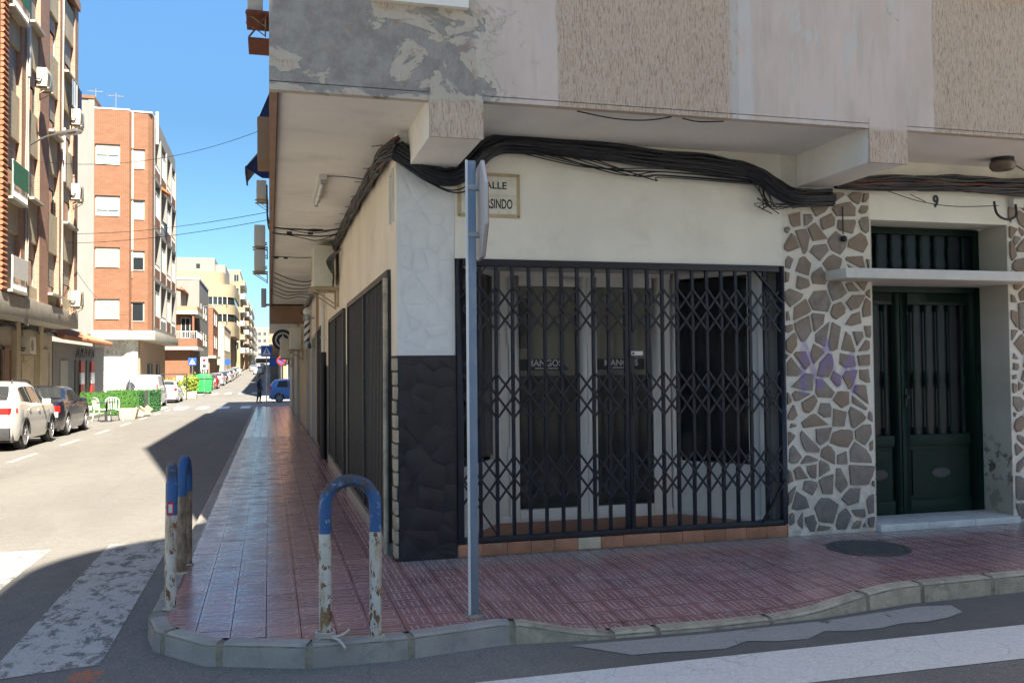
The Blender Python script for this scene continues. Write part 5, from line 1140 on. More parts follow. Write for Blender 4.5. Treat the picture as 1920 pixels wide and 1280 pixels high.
window(C_, 'y', -9.3, .9, 2.1, 4.85, 'win_frame', 'glass', at=90.8); window(C_, 'x', 94, 1.5, 2, 4.9, 'win_frame', 'glass', at=-8.9)
a = MB(); a.box(-8.9, -8.85, 92, 96, -.4, 2.4); a.build('garage_door', 'shutter', C_)
WB = block('blank white party-wall block behind the orange house', -18, -8.5, 98.2, 113.5, 11.6, 'off_white', -.2)
a = MB(); a.box(-14, -9.9, 92, 98.1, 7.7, 10.3); a.build('attic_wall', 'off_white', WB); a = MB(); a.prism([(-9.6, 91.8, 9.9), (-14, 91.8, 10.9), (-14, 91.8, 11.05), (-9.6, 91.8, 10.05)], (0, 6.3, 0)); a.build('attic_roof', 'roof_tile', WB)
for f in range(3):
    for y in (101, 105, 109): window(WB, 'x', y, 1.3, 1.5, 1.2 + f * 3.2, 'win_frame', 'glass', 'shutter', .4, bars=1, at=-8.5)
C2 = thing('apartment_building', 'narrow orange brick building with two white windows beyond the white block', 'building', (-10, 114, 0))
a = MB(); a.box(-16, -7.95, 114, 126, 3.4, 9.6); a.build('wall', 'brick_orange', C2); a = MB(); a.box(-16, -8.4, 114.3, 126, -.5, 3.4); a.build('ground_floor_wall', 'brown', C2)
a = MB(); a.box(-16, -7.6, 113.8, 126, 3.1, 3.4); a.build('slab', 'slab', C2)
window(C2, 'y', -9.0, .7, 2.6, 6.5, 'win_frame', 'shutter', bars=0, at=114); window(C2, 'y', -9.0, .7, 1.7, 4.2, 'win_frame', 'pale_glass', bars=0, at=114)
for y in (117, 121): window(C2, 'x', y, 1.4, 1.6, 4.4, at=-7.95); window(C2, 'x', y, 1.4, 1.6, 7.4, at=-7.95)
C3 = block('grey two storey house next to the narrow orange building', -16, -7.2, 127, 150, 7.8, 'tan', .2)
for y in (130, 134, 138, 143): window(C3, 'x', y, 1.6, 2.2, 4.4, 'win_frame', 'pale_glass', at=-7.2)
# beige building with a rounded corner and ribbon windows
D_ = thing('office_building', 'beige building with a rounded corner and two ribbon windows', 'building', (-12, 170, 1))
def rounded(x0, x1, y0, y1, r, z0, z1, m, name, par):
    pts = [(x0, y1, z0), (x0, y0, z0)] + [(x1 - r + r * math.sin(t), y0 + r - r * math.cos(t), z0) for t in [i * math.pi / 16 for i in range(9)]] + [(x1, y1, z0)]
    a = MB(); a.prism(pts, (0, 0, z1 - z0)); return a.build(name, m, par, smooth=35)
rounded(-26, -8.2, 170, 196, 3.0, 0, 7.9, 'brown', 'ground_floor', D_)
for z0, z1, o_ in ((7.9, 10.6, 1.2), (12.0, 13.8, 1.2), (15.2, 17.6, 1.2)): rounded(-26, -8.4 + o_, 168.8, 196, 3.5, z0, z1, 'beige_wall', 'wall', D_)
for z0, z1 in ((10.6, 12.0), (13.8, 15.2)):
    rounded(-26, -8.4 + 1.0, 169.0, 196, 3.4, z0, z1, 'glass', 'ribbon_window', D_)
    for i in range(12): a = MB(); a.box(-18 + i * .85, -17.88 + i * .85, 168.85, 169.0, z0, z1); a.build('mullion', 'win_frame', D_)
rounded(-26, -9.2, 171, 196, 2.5, 17.6, 20.1, 'beige_wall', 'upper_wall', D_)
a = MB(); a.box(-30, -11.2, 176, 196, 20.1, 23.3); a.box(-11.2, -9.3, 178, 196, 20.1, 22.2); a.build('attic_block', 'off_white', D_)
a = MB(); a.box(-14.6, -13.9, 175.9, 176, 21.3, 22.1); a.build('attic_window', 'glass', D_)
a = MB(); a.box(-17, -13, 169.9, 170.95, 17.9, 18.4); a.build('ledge', 'trim', D_)
def flats(label, x1, y0, y1, z1, zg, flank, front, balc='trim', floors=6, dx=9):
    r = block(label, x1 - dx, x1, y0, y1, z1, front, zg)
    a = MB(); a.box(x1 - dx, x1 - 1.6, y0 - .12, y0 - .001, zg, z1 + .1); a.build('flank', flank, r); fh = (z1 - zg - 4) / floors
    for f in range(floors):
        z = zg + 4 + f * fh; a = MB(); a.box(x1 - .8, x1 + 1.0, y0 + .3, y1 - .5, z - .15, z); b_ = a.build('balcony', balc, r)
        a = MB(); a.box(x1 + .9, x1 + .98, y0 + .3, y1 - .5, z, z + .95); a.box(x1 - .0, x1 + .9, y0 + .3, y0 + .38, z, z + .95); a.build('parapet', front if f % 2 else 'trim', b_)
        for k in range(max(1, int((y1 - y0) / 6))): window(r, 'x', y0 + 3 + k * 6, 2.4, 1.8, z + .4, 'win_frame', 'glass', 'shutter', .3 * ((k + f) % 3), at=x1)
        window(r, 'y', x1 - .8, 1.1, 1.6, z + .6, 'win_frame', 'glass', at=y0)
    return r
flats('cream block of flats with a white flank beyond the rounded beige building', -7.2, 200, 222, 23.4, 1.5, 'off_white', 'beige_wall')
flats('peach block of flats with stacked balconies far down the street', -6.9, 225, 262, 19.5, 2, 'off_white', 'peach_wall')
flats('cream flats with grey balconies in the far distance', -6.9, 266, 320, 21.5, 2.6, 'beige_wall', 'beige_wall')
flats('white low flats in the far distance left of the end block', -6.9, 325, 400, 19.0, 3.2, 'off_white', 'off_white', floors=5)
Eb = block('white block closing the far end of the street', -7.5, 14, 440, 460, 21.5, 'off_white', 4)
for i in range(7):
    for f in range(4): window(Eb, 'y', -5.5 + i * 2.4, 1.3, 1.6, 8 + f * 3.3, 'win_frame', 'glass', at=440)
a = MB(); a.box(-7, 8, 436, 439.9, 7.0, 8.2); a.build('bridge_slab', 'slab', Eb); a = MB(); a.box(-7, 8, 439.8, 439.95, 4.5, 7.0); a.build('arcade_opening', 'plastic', Eb)
# left side blocks that are only guessed from beside the photograph
# right side beyond the cross street
R2 = thing('apartment_building', 'beige block beyond the cross street with a shop at its corner', 'building', (4, 62, -.5))
a = MB(); a.box(0, 14, 62, 100, -.6, 3.4); a.build('ground_floor_wall', 'beige_wall', R2); a = MB(); a.box(-1.0, 14, 61.0, 100, 3.4, 15); a.build('upper_wall', 'peach_wall', R2)
a = MB(); a.box(.3, 1.6, 61.93, 61.99, -.4, 2.2); w_ = a.build('shop_window', 'glass', R2); a = MB(); a.box(.25, .33, 61.88, 61.95, -.4, 2.25); a.box(.9, .97, 61.88, 61.95, -.4, 2.25); a.build('frame', 'win_frame', w_)
R3 = thing('apartment_building', 'pale block far down the right side of the street', 'building', (4, 104, 0)); a = MB(); a.box(-.9, 14, 104, 190, -.5, 16); a.build('wall', 'off_white', R3)
R4 = thing('apartment_building', 'last cream block on the right side of the street', 'building', (4, 195, 0)); a = MB(); a.box(-.9, 14, 195, 330, -.5, 18); a.build('wall', 'beige_wall', R4)
a = MB(); a.box(-.25, .75, 61.5, 61.9, 2.35, 3.0); a.build('shop_sign', 'orange', label='small orange shop sign on the far corner', category='sign', bevel=.02)
# block across the near road (behind the camera): it shades the foreground
Bk = thing('apartment_building', 'rounded corner block behind the camera that shades the crossing', 'building', (10, -16, 0))
def rcorner(x0, x1, y0, y1, r, z0, z1, m, name):
    pts = [(x1, y1, z0), (x1, y0, z0), (x0, y0, z0)] + [(x0 + r - r * math.cos(t), y1 - r + r * math.sin(t), z0) for t in [i * math.pi / 20 for i in range(11)]]
    a = MB(); a.prism(pts, (0, 0, z1 - z0)); return a.build(name, m, Bk, smooth=35)
rcorner(-.78, 9.0, -24, -10.2, 1.9, 0, 13.95, 'opposite_wall', 'wall'); a = MB(); a.box(.80, 9.0, -24, -10.22, 13.95, 15.6); a.build('attic', 'off_white', Bk)
for i in range(2):
    for f in range(3):
        x = 3.5 + i * 3.2; a = MB(); a.box(x - .7, x + .7, -10.2, -10.15, 4.4 + f * 2.7, 5.9 + f * 2.7); w_ = a.build('window', 'shutter', Bk); a = MB(); a.box(x - .6, x + .6, -10.15, -10.13, 4.5 + f * 2.7, 5.2 + f * 2.7); a.build('pane', 'glass', w_)
a = MB(); a.box(13.5, 60, -60, 60, -.2, .0); a.build('bounce_ground', 'square', kind='structure', label='pale unseen ground added right of the frame to bounce sunlight')  # made-up sunlit ground out of view, brightens the shaded wall and soffit
a = MB(); a.box(-20, -9.4, -3.0, 7.9, -.2, 14); Bn = thing('apartment_building', 'pale rendered block left of the brick block', 'building', (-12, 3, 0)); a.build('wall', 'pale_stone', Bn)
for f in range(4):
    for y in (-1, 2.4, 5.8): window(Bn, 'x', y, 1.4, 1.5, 1.2 + f * 3, at=-9.4, shutter='shutter', sh=.5)

# ------------------------------------------------------------------ vehicles
def lerp_t(t, y):
    if y <= t[0][0]: return t[0][1]
    for i in range(len(t) - 1):
        if y <= t[i + 1][0]: k = (y - t[i][0]) / (t[i + 1][0] - t[i][0]); return t[i][1] + (t[i + 1][1] - t[i][1]) * k
    return t[-1][1]
def smooth_t(t, y, w=.07): return (lerp_t(t, y - w) + 2 * lerp_t(t, y) + lerp_t(t, y + w)) / 4
def make_car(name, label, cat, L, Wd, top, belt, axles, wr, paintm, glass_spans, rw, ws, tail, group=None, low=.20, tum=.42, trim=None, rails_=False, rimm='rim', rearglass=True, side_glass=True, plate=True):
    """car along +Y (rear at y=-L/2); top/belt are (y, z) tables; glass_spans side windows [(y0,y1)]; rw/ws rear and front screens (y0,y1)"""
    r = thing(name, label, cat, (0, 0, 0), group); hw = Wd / 2
    ysn = sorted(set([round(-L / 2 + L * i / 44, 3) for i in range(45)] + [round(ax + wr * 1.18 * math.cos(math.pi * k / 8), 3) for ax in axles for k in range(9)]))
    def width(y):
        e = (abs(y) - (L / 2 - .55)) / .55; e = max(0, e); return hw * (1 - .16 * e ** 2.2)
    def sect(y):
        w = width(y); zt = smooth_t(top, y); zb = min(smooth_t(belt, y), zt - .03); zl = low + .06 * max(0, (abs(y) - L / 2 + .4)) * 2
        for ax in axles:
            R_ = wr * 1.16
            if abs(y - ax) < R_: zl = max(zl, wr + math.sqrt(R_ * R_ - (y - ax) ** 2))
        wt = w * .965 - tum * max(0, zt - zb) * .95; e1 = min(.09, (zt - zb) * .35)
        return [(w * .94, zl), (w * .985, max(zl, low + .16)), (w, max(zl, .5 * (low + zb) + .05)), (w * .985, max(zl, zb - .09)), (w * .962, zb), (wt + .01, zt - e1), (wt - .07, zt - e1 * .25), (wt * .55, zt), (0, zt + .012)]
    n = 9; vs = []; 
    for y in ysn:
        s_ = sect(y); row = [(x, y, z) for x, z in s_] + [(-x, y, z) for x, z in s_[-2::-1]]; vs += row
    m = 2 * n - 1; fs = [(i * m + j, i * m + j + 1, (i + 1) * m + j + 1, (i + 1) * m + j) for i in range(len(ysn) - 1) for j in range(m - 1)]
    fs += [tuple(range(m)), tuple((len(ysn) - 1) * m + j for j in range(m))[::-1]]
    a = MB(); a.add(vs, fs); a.build('body', paintm, r, smooth=38)
    a = MB(); a.box(-hw * .9, hw * .9, -L / 2 + .12, L / 2 - .12, low - .02, low + .28); a.build('underbody', 'plastic', r)
    def surf(y, j0, j1, t, side, off):
        s_ = sect(y); p, q = s_[j0], s_[j1]; x = p[0] + (q[0] - p[0]) * t; z = p[1] + (q[1] - p[1]) * t; d = Vector((q[1] - p[1], -(q[0] - p[0]))).normalized(); return ((x + d.x * off) * side, y, z + d.y * off)
    if side_glass:
        for (y0, y1, *sl) in glass_spans:
            for side in (1, -1):
                a = MB(); K = 8; g_ = []
                for t in (.06, .5, .93):
                    for k in range(K + 1):
                        yy = y0 + (y1 - y0) * k / K; sh_ = (sl[0] if sl else 0) * t * (1 - k / K) - (sl[1] if len(sl) > 1 else 0) * t * (k / K); g_.append(surf(yy + sh_, 4, 5, t, side, .006))
                a.add(g_, [(r_ * (K + 1) + k, r_ * (K + 1) + k + 1, (r_ + 1) * (K + 1) + k + 1, (r_ + 1) * (K + 1) + k) for r_ in range(2) for k in range(K)]); a.build('side_window', 'car_glass', r, smooth=60)
    for nm, sp, on in (('rear_window', rw, rearglass), ('windscreen', ws, True)):
        if not on or not sp: continue
        a = MB(); K = 6; g_ = []
        for k in range(K + 1):
            y = sp[0] + (sp[1] - sp[0]) * k / K; s_ = sect(y); ny = -(smooth_t(top, y + .05) - smooth_t(top, y - .05)) / .1
            dn = Vector((0, ny, 1)).normalized() * .008
            for q in (-.93, -.5, 0, .5, .93): x = s_[6][0] * q; g_.append((x, y + dn.y, (s_[7][1] if abs(q) < .6 else s_[6][1] * .7 + s_[7][1] * .3) + .004 + dn.z))
        a.add(g_, [(k * 5 + j, k * 5 + j + 1, (k + 1) * 5 + j + 1, (k + 1) * 5 + j) for k in range(K) for j in range(4)]); a.build(nm, 'car_glass', r, smooth=60)
    for ax in axles:
        for side in (1, -1):
            a = MB(); xo = side * (hw - .01); xi = side * (hw - .22); tw = 22
            a.tube([(xi, ax, wr), (xi + side * .03, ax, wr), (xo - side * .03, ax, wr), (xo, ax, wr)], [wr - .03, wr, wr, wr - .035], tw); w_ = a.build('wheel', 'rubber', r, smooth=40)
            a = MB(); rr_ = wr * .68
            for k in range(10):
                an = math.pi * k / 5 + (.12 if k % 2 else -.12); c = Vector((xo + side * .004, ax + .5 * rr_ * math.cos(an), wr + .5 * rr_ * math.sin(an))); M_ = Matrix.Rotation(an, 3, 'X'); a.obox(c, (.012, rr_ * .95, .045), M_)
            a.tube([(xo + side * .006, ax + rr_ * math.cos(t * .2618), wr + rr_ * math.sin(t * .2618)) for t in range(25)], .014, 5); a.cyl((xo, ax, wr), (xo + side * .016, ax, wr), .06, 12); a.build('rim', rimm, w_)
            a = MB(); a.cyl((xo + side * .001, ax, wr), (xo + side * .003, ax, wr), rr_, 20); a.build('brake_disc', 'plastic', w_)
            if trim:
                a = MB(); R0 = wr * 1.15; a.tube([(side * (hw + .001), ax + R0 * math.cos(math.pi * t / 14), wr + R0 * math.sin(math.pi * t / 14)) for t in range(15)], .03, 6); a.build('arch_trim', trim, r, smooth=60)
    for side in (1, -1):
        (tz0, tz1, tx0, tx1, ty) = tail
        a = MB(); yb = -L / 2; X0, X1_ = hw * tx0, hw * tx1; wv = width(yb); 
        a.add([(side * X0, yb - .012, tz0), (side * wv * .99, yb - .002, tz0), (side * (width(yb + ty) * 1.004), yb + ty, tz0 + .03), (side * X0, yb - .012, tz1), (side * wv * .985, yb - .002, tz1), (side * (width(yb + ty) * .995), yb + ty, tz1 - .01)], [(0, 1, 4, 3), (1, 2, 5, 4), (3, 4, 5), (0, 2, 1)]); a.build('tail_light', 'tail', r)
        a = MB(); my = lerp_t([(0, 0)], 0) + (ws[0] - .10 if ws[0] < ws[1] else ws[1]); a.obox((side * (hw + .09), my, smooth_t(belt, my) + .07), (.20, .10, .13)); a.build('wing_mirror', paintm if name != 'x' else 'plastic', r, bevel=.03)
        for yy in (.0, -.9):
            if yy > axles[0] + .2: a = MB(); a.box(side * hw - .012 * (side > 0), side * hw + .012 + .0 * side, yy - .09, yy + .09, lerp_t(belt, yy) - .16, lerp_t(belt, yy) - .125); a.build('door_handle', paintm, r)
        a = MB(); a.obox((side * hw * .80, L / 2 - .04, .66), (.34, .06, .15)); a.build('headlight', 'lamp_glass', r, bevel=.02)
    a = MB(); a.box(-hw * .86, hw * .86, -L / 2 - .03, -L / 2 + .1, low + .06, low + .32); a.build('rear_bumper', trim or paintm, r, bevel=.03)
    if plate: a = MB(); a.box(-.26, .26, -L / 2 - .022, -L / 2 - .005, .78, .89); a.build('number_plate', 'sign_white', r, bevel=.003)
    if rails_:
        for side in (1, -1): a = MB(); a.tube(spline([(side * .56, -1.15, smooth_t(top, -1.15) - .0), (side * .56, -1.0, smooth_t(top, -1) + .05), (side * .57, .3, smooth_t(top, .3) + .05), (side * .56, .55, smooth_t(top, .5) - .01)], 6), .018, 6); a.build('roof_rail', 'plastic', r, smooth=60)
    return r
def put(o, x, y, rz=0, dz=0, **kw):
    o.location = (x, y, zr(y) - .128 + dz); o.rotation_euler = (math.atan((zr(y + 1) - zr(y - 1)) / 2) if rz == 0 else 0, 0, rz)
    for k, v in kw.items(): o[k] = v
    return o
suv = make_car('parked_car', 'white crossover car with black roof rails cut by the left edge', 'car', 4.28, 1.80,
    [(-2.14, .72), (-2.11, 1.0), (-1.98, 1.14), (-1.52, 1.50), (-1.0, 1.565), (0, 1.58), (.35, 1.53), (1.15, 1.06), (1.7, .98), (2.05, .84), (2.14, .6)],
    [(-2.14, .70), (-2.05, 1.10), (-1.4, 1.10), (-.5, 1.03), (1.1, .98), (1.7, .93), (2.14, .58)], (-1.30, 1.30), .335, 'car_white', [(-1.55, -.72, .25, 0), (-.66, .22), (.28, .95, 0, .40)], (-1.96, -1.55), (.42, 1.08), (.84, .98, .35, .99, .28), low=.22, trim='plastic', rails_=True)
put(suv, -7.4, 17.4)
sedan = make_car('parked_car', 'near-black saloon car with bright red tail lamp parked behind the white one', 'car', 4.55, 1.77,
    [(-2.27, .70), (-2.22, .95), (-1.95, 1.02), (-1.45, 1.06), (-.82, 1.39), (-.3, 1.43), (.25, 1.40), (1.0, .99), (1.7, .90), (2.15, .78), (2.27, .55)],
    [(-2.27, .68), (-2.1, .93), (-1.4, .97), (0, .93), (1.0, .90), (1.7, .84), (2.27, .53)], (-1.32, 1.33), .315, 'car_navy', [(-1.15, -.55, .3, 0), (-.48, .15), (.2, .82, 0, .42)], (-1.42, -.88), (.30, .95), (.66, .88, .62, .99, .16), low=.19)
put(sedan, -7.5, 22.7)
van = make_car('parked_van', 'white panel van parked beyond the green hedge', 'van', 4.4, 1.83,
    [(-2.2, .7), (-2.17, 1.2), (-2.08, 1.72), (-1.9, 1.82), (0, 1.84), (.7, 1.78), (1.35, 1.22), (1.9, 1.05), (2.15, .85), (2.2, .6)],
    [(-2.2, .68), (-2.15, 1.1), (-1.5, 1.15), (0, 1.12), (1.3, 1.08), (1.9, .98), (2.2, .58)], (-1.35, 1.32), .32, 'car_white', [(.05, .85, 0, .45)], None, (.78, 1.32), (.95, 1.30, .84, .99, .10), low=.2, tum=.16, rearglass=False)
put(van, -7.82, 48.5)
blue = make_car('parked_car', 'small light blue hatchback emerging from the right cross street', 'car', 3.5, 1.52,
    [(-1.75, .75), (-1.72, 1.0), (-1.6, 1.25), (-1.4, 1.45), (-.8, 1.50), (.1, 1.48), (.95, .98), (1.5, .85), (1.75, .6)],
    [(-1.75, .73), (-1.68, .95), (-1.2, .95), (0, .90), (.9, .86), (1.5, .78), (1.75, .58)], (-1.13, 1.2), .28, 'car_blue', [(-1.30, -.60, .15, 0), (-.54, .15), (.2, .6, 0, .3)], (-1.62, -1.44), (.2, .88), (.75, 1.05, .80, .99, .12), low=.2)
blue.location = (.75, 53.6, zr(54) - .128); blue.rotation_euler = (0, 0, -math.pi / 2)
hat = make_car('parked_car', 'silver hatchback in the far row of parked cars', 'car', 4.2, 1.75,
    [(-2.1, .7), (-2.06, 1.0), (-1.9, 1.15), (-1.5, 1.42), (-.8, 1.47), (.2, 1.45), (1.05, 1.0), (1.8, .85), (2.1, .6)],
    [(-2.1, .68), (-2.0, .98), (-1.2, 1.0), (0, .94), (1.0, .90), (1.8, .78), (2.1, .58)], (-1.28, 1.3), .31, 'car_silver', [(-1.45, -.60, .2, 0), (-.54, .15), (.2, .85, 0, .40)], (-1.88, -1.54), (.28, .98), (.78, .98, .72, .99, .14), 'far row of parked cars', low=.2)
put(hat, -6.9, 103.5)
def recolor(root, paintm, label, group=None):
    root['label'] = label
    for ch in root.children:
        if ch.data and ch.data.materials and ch.data.materials[0].name.startswith('car_paint'):
            ch.data = ch.data.copy(); ch.data.materials[0] = MT[paintm]
    return root
def cpy(src, x, y, paintm, label, sc_=1): c = copy_tree(src); bpy.context.view_layer.update(); put(c, x, y); recolor(c, paintm, label); c.scale = (sc_,) * 3; c['group'] = 'far row of parked cars'; return c
cpy(hat, -7.4, 78.5, 'car_white', 'white car right behind the green container'); cpy(hat, -7.2, 84.5, 'car_black', 'dark car second behind the green container'); cpy(hat, -6.9, 91, 'car_red', 'dark red car third behind the green container')
cpy(sedan, -6.9, 112, 'car_black', 'black saloon beyond the silver hatchback'); cpy(hat, -6.7, 119, 'car_silver', 'second silver hatchback farther up the row')
for i, (y, pm, lb) in enumerate(((126, 'car_navy', 'navy car near the top of the parked row'), (133, 'car_white', 'white car near the top of the parked row'), (141, 'car_black', 'black car near the crest of the parked row'), (149, 'car_silver', 'silver car at the crest of the parked row'), (160, 'car_white', 'tiny white car at the far end of the parked row'))): cpy(hat, -6.7, y, pm, lb)
cpy(hat, -3.0, 168, 'car_white', 'white car driving away in the middle of the far road'); cpy(sedan, -2.9, 240, 'car_white', 'tiny white car at the far head of the road')
cpy(sedan, -4.4, 205, 'car_silver', 'silver car crossing at the far head of the road')
cpy(hat, -7.6, 57, 'car_white', 'small white car glimpsed behind the dark planter')

# ------------------------------------------------------------------ left kerbside things
def zg_(y): return zr(y) - .128
hd = thing('terrace_screen', 'green artificial hedge screen round a bar terrace in the parking lane', 'hedge screen', (-7, 38, zg_(38)))
def hedge_wall(x0, y0, x1, y1, h, m, seed, thick=.14):
    rr = random.Random(seed); a = MB(); p, q = Vector((x0, y0, 0)), Vector((x1, y1, 0)); L = (q - p).length; d = (q - p).normalized(); nn = Vector((-d.y, d.x, 0)); z = zg_((y0 + y1) / 2)
    a.obox((p + q) / 2 + Vector((0, 0, z + h / 2 + .03)), (L, thick * .6, h), Matrix((d, nn, Vector((0, 0, 1)))).transposed())
    for i in range(int(L * h * 260)):
        c = p + d * (rr.random() * L) + nn * (thick * .33 * rr.choice((-1, 1))) + Vector((0, 0, z + .05 + rr.random() * h)); s_ = .04 + rr.random() * .03; u = Vector((rr.uniform(-1, 1), rr.uniform(-1, 1), rr.uniform(-1, 1))).normalized() * s_; v = u.orthogonal().normalized() * s_ * .6; a.poly([c - u, c + v, c + u, c - v])
    return a.build('hedge_panel', m, hd)
hedge_wall(-9.0, 35.9, -6.62, 35.6, 1.0, 'hedge', 1); hedge_wall(-6.62, 35.6, -6.58, 37.1, 1.0, 'hedge_mat', 2); hedge_wall(-6.5, 38.4, -6.35, 41.6, 1.02, 'hedge_mat', 3); hedge_wall(-8.9, 41.8, -6.35, 41.6, 1.02, 'hedge', 4)
a = MB(); a.box(-6.60, -6.54, 37.15, 38.35, zg_(37) + .05, zg_(37) + 1.05); a.build('poster_board', 'poster', hd)
a = MB(); a.prism([(-6.75, 31.6, zg_(32)), (-6.2, 31.6, zg_(32)), (-6.12, 31.6, zg_(32) + .42), (-6.83, 31.6, zg_(32) + .42)], (0, .7, 0)); pl_ = a.build('planter', 'soil_pot', label='square pale concrete planter in front of the hedge screen', category='planter', bevel=.02)
rr = random.Random(12)
for i, lb in enumerate(('flattened cardboard nearest the concrete planter', 'crumpled pale cardboard piece in the middle of the heap', 'cardboard piece leaning against the hedge screen')):
    a = MB(); M_ = Matrix.Rotation(i * .9, 3, 'Z') @ Matrix.Rotation(.25 + .2 * i, 3, 'X'); a.obox((-6.35 + .08 * i, 33.1 + i * .8, zg_(34) + .13 + .05 * i), (.6, .5, .06), M_); a.obox((-6.3 + .1 * i, 33.3 + i * .7, zg_(34) + .25), (.35, .3, .05), M_ @ Matrix.Rotation(1, 3, 'Y')); a.build('cardboard', 'cream_tile', label=lb, category='cardboard', bevel=.01)
def chair(x, y, rz, label):
    r = thing('terrace_chair', label, 'chair', (0, 0, 0), 'white terrace chairs'); a = MB(); a.box(-.22, .22, -.22, .22, .42, .46); a.build('seat', 'white_metal', r, bevel=.01)
    for sx in (-1, 1):
        for sy in (-1, 1): a = MB(); a.tube([(sx * .2, sy * .2, .43), (sx * .25, sy * .26, 0)], .018, 6); a.build('leg', 'white_metal', r)
    a = MB(); a.tube(spline([(-.22, .2, .44), (-.24, .27, .8), (0, .3, .9), (.24, .27, .8), (.22, .2, .44)], 6), .018, 6)
    for i in range(4): a.beam((-.14 + i * .09, .21, .45), (-.14 + i * .09, .29, .86), .03, .012)
    a.build('backrest', 'white_metal', r); r.location = (x, y, zg_(y)); r.rotation_euler = (0, 0, rz)
chair(-6.75, 30.2, .4, 'white plastic terrace chair between the dark car and the planter'); chair(-7.25, 30.6, 2.2, 'second white plastic chair nearer the hedge')
tb = thing('terrace_table', 'dark round terrace table beside the white chairs', 'table', (-6.95, 29.7, zg_(29.7))); a = MB(); a.lathe((-6.95, 29.7, zg_(29.7)), [(.22, 0), (.22, .03), (.03, .05), (.03, .70), (.34, .71), (.34, .74), (.0, .741)], 16); a.build('table', 'plastic', tb, smooth=40)
# leafy plants
def bush(label, x, y, w, h, m, pot=None, seed=0, n=1400, name='shrub'):
    r = thing(name, label, 'plant', (x, y, zg_(y)), 'shrubs in the dark planters'); rr = random.Random(seed); a = MB(); z0 = zg_(y) + (.45 if pot else 0)
    cl = [Vector((rr.uniform(-w, w) * .7, rr.uniform(-.6, .6) * w, z0 + h * (.25 + .65 * rr.random()))) for _ in range(14)]
    for i in range(n):
        c = rr.choice(cl); p = c + Vector((rr.gauss(0, .22 * w), rr.gauss(0, .22 * w), rr.gauss(0, .15 * h))); p.z = max(p.z, z0); s_ = .07 + .06 * rr.random()
        u = Vector((rr.uniform(-1, 1), rr.uniform(-1, 1), rr.uniform(-.3, 1))).normalized() * s_; v = u.orthogonal().normalized() * s_ * .45; q = Vector((x, y, 0)) + p; a.poly([q - u, q + v, q + u, q - v])
    a.build('foliage', m, r, kind='stuff')
    for k in range(5): t = MB(); t.tube([(x + rr.uniform(-.1, .1), y, z0 - .1), (x + rr.uniform(-w, w) * .5, y + rr.uniform(-.2, .2), z0 + h * .7)], [.025, .01], 5); t.build('stem', 'brown', r)
    if pot: a = MB(); a.prism([(x - w * .9, y - .4, zg_(y)), (x + w * .9, y - .4, zg_(y)), (x + w, y - .4, zg_(y) + .5), (x - w, y - .4, zg_(y) + .5)], (0, .8, 0)); a.build('pot', pot, r)
    return r
bush('yellow-green shrub in a long dark planter behind the van', -7.6, 60.5, .75, .95, 'leaf_yellow', 'dark_pot', 1); bush('taller yellow-green bush in a pale pot near the green container', -6.9, 66.0, .55, 1.25, 'leaf_yellow', 'soil_pot', 2)
fp = thing('fence_frame', 'thin dark metal frame with a small white board behind the shrubs', 'fence', (-7.6, 62, zg_(62)))
for x in (-8.6, -6.75): a = MB(); a.cyl((x, 61.6, zg_(62)), (x, 61.6, zg_(62) + 1.9), .04, 6); a.build('post', 'plastic', fp)
a = MB(); a.cyl((-8.6, 61.6, zg_(62) + 1.85), (-6.75, 61.6, zg_(62) + 1.85), .035, 6); a.build('rail', 'plastic', fp); a = MB(); a.box(-7.45, -7.0, 61.55, 61.58, zg_(62) + 1.35, zg_(62) + 1.72); a.build('notice_board', 'sign_white', fp)
bn = thing('waste_container', 'green street waste container by the far crossing', 'container', (-6.5, 76, zg_(76)))
zb_ = zg_(76); a = MB(); a.prism([(-7.4, 75.2, zb_ + .15), (-5.9, 75.2, zb_ + .15), (-5.75, 75.2, zb_ + 1.3), (-5.95, 75.2, zb_ + 1.62), (-6.6, 75.2, zb_ + 1.75), (-7.25, 75.2, zb_ + 1.62), (-7.5, 75.2, zb_ + 1.3)], (0, 1.5, 0)); a.build('bin_body', 'bin_green', bn, bevel=.05)
for y in (75.4, 76.5):
    for x in (-7.2, -6.05): a = MB(); a.cyl((x, y, zb_ + .09), (x + .07, y, zb_ + .09), .09, 10); a.build('wheel', 'rubber', bn)
a = MB(); a.box(-7.5, -5.75, 75.15, 75.2, zb_ + 1.28, zb_ + 1.33); a.build('lid_edge', 'plastic', bn)
# traffic signs
def sign_pole(label, x, y, h, parts, r=.03, name='traffic_sign'):
    t = thing(name, label, 'sign', (x, y, zg_(y) + .12)); a = MB(); a.cyl((x, y, zg_(y)), (x, y, h), r, 8); a.build('pole', 'steel', t, smooth=40); return t
s1 = sign_pole('plain grey round sign seen from behind on the left pavement', -8.25, 45, 2.6, 0); a = MB(); a.cyl((-8.25, 44.95, 2.2), (-8.25, 44.93, 2.2), .33, 24); a.build('sign_plate', 'sign_back', s1, smooth=40)
def crossing(t, x, y, z, s_):
    a = MB(); a.box(x - s_ / 2, x + s_ / 2, y - .06, y - .045, z - s_ / 2, z + s_ / 2); p = a.build('sign_plate', 'sign_blue', t, bevel=.002)
    a = MB(); a.poly([(x - s_ * .38, y - .063, z - s_ * .34), (x + s_ * .38, y - .063, z - s_ * .34), (x, y - .063, z + s_ * .38)]); a.build('triangle', 'sign_white', p)
    a = MB(); k = s_ / .6
    a.add([(x + q[0] * k, y - .066, z + q[1] * k) for q in ((-.03, .08), (.03, .10), (.05, -.02), (.11, -.18), (.07, -.19), (.01, -.07), (-.06, -.19), (-.10, -.18), (-.03, -.03))], [tuple(range(9))]); a.ball((x, y - .064, z + .13 * k), .03 * k, 8, 6); a.build('walker', 'ink', p)
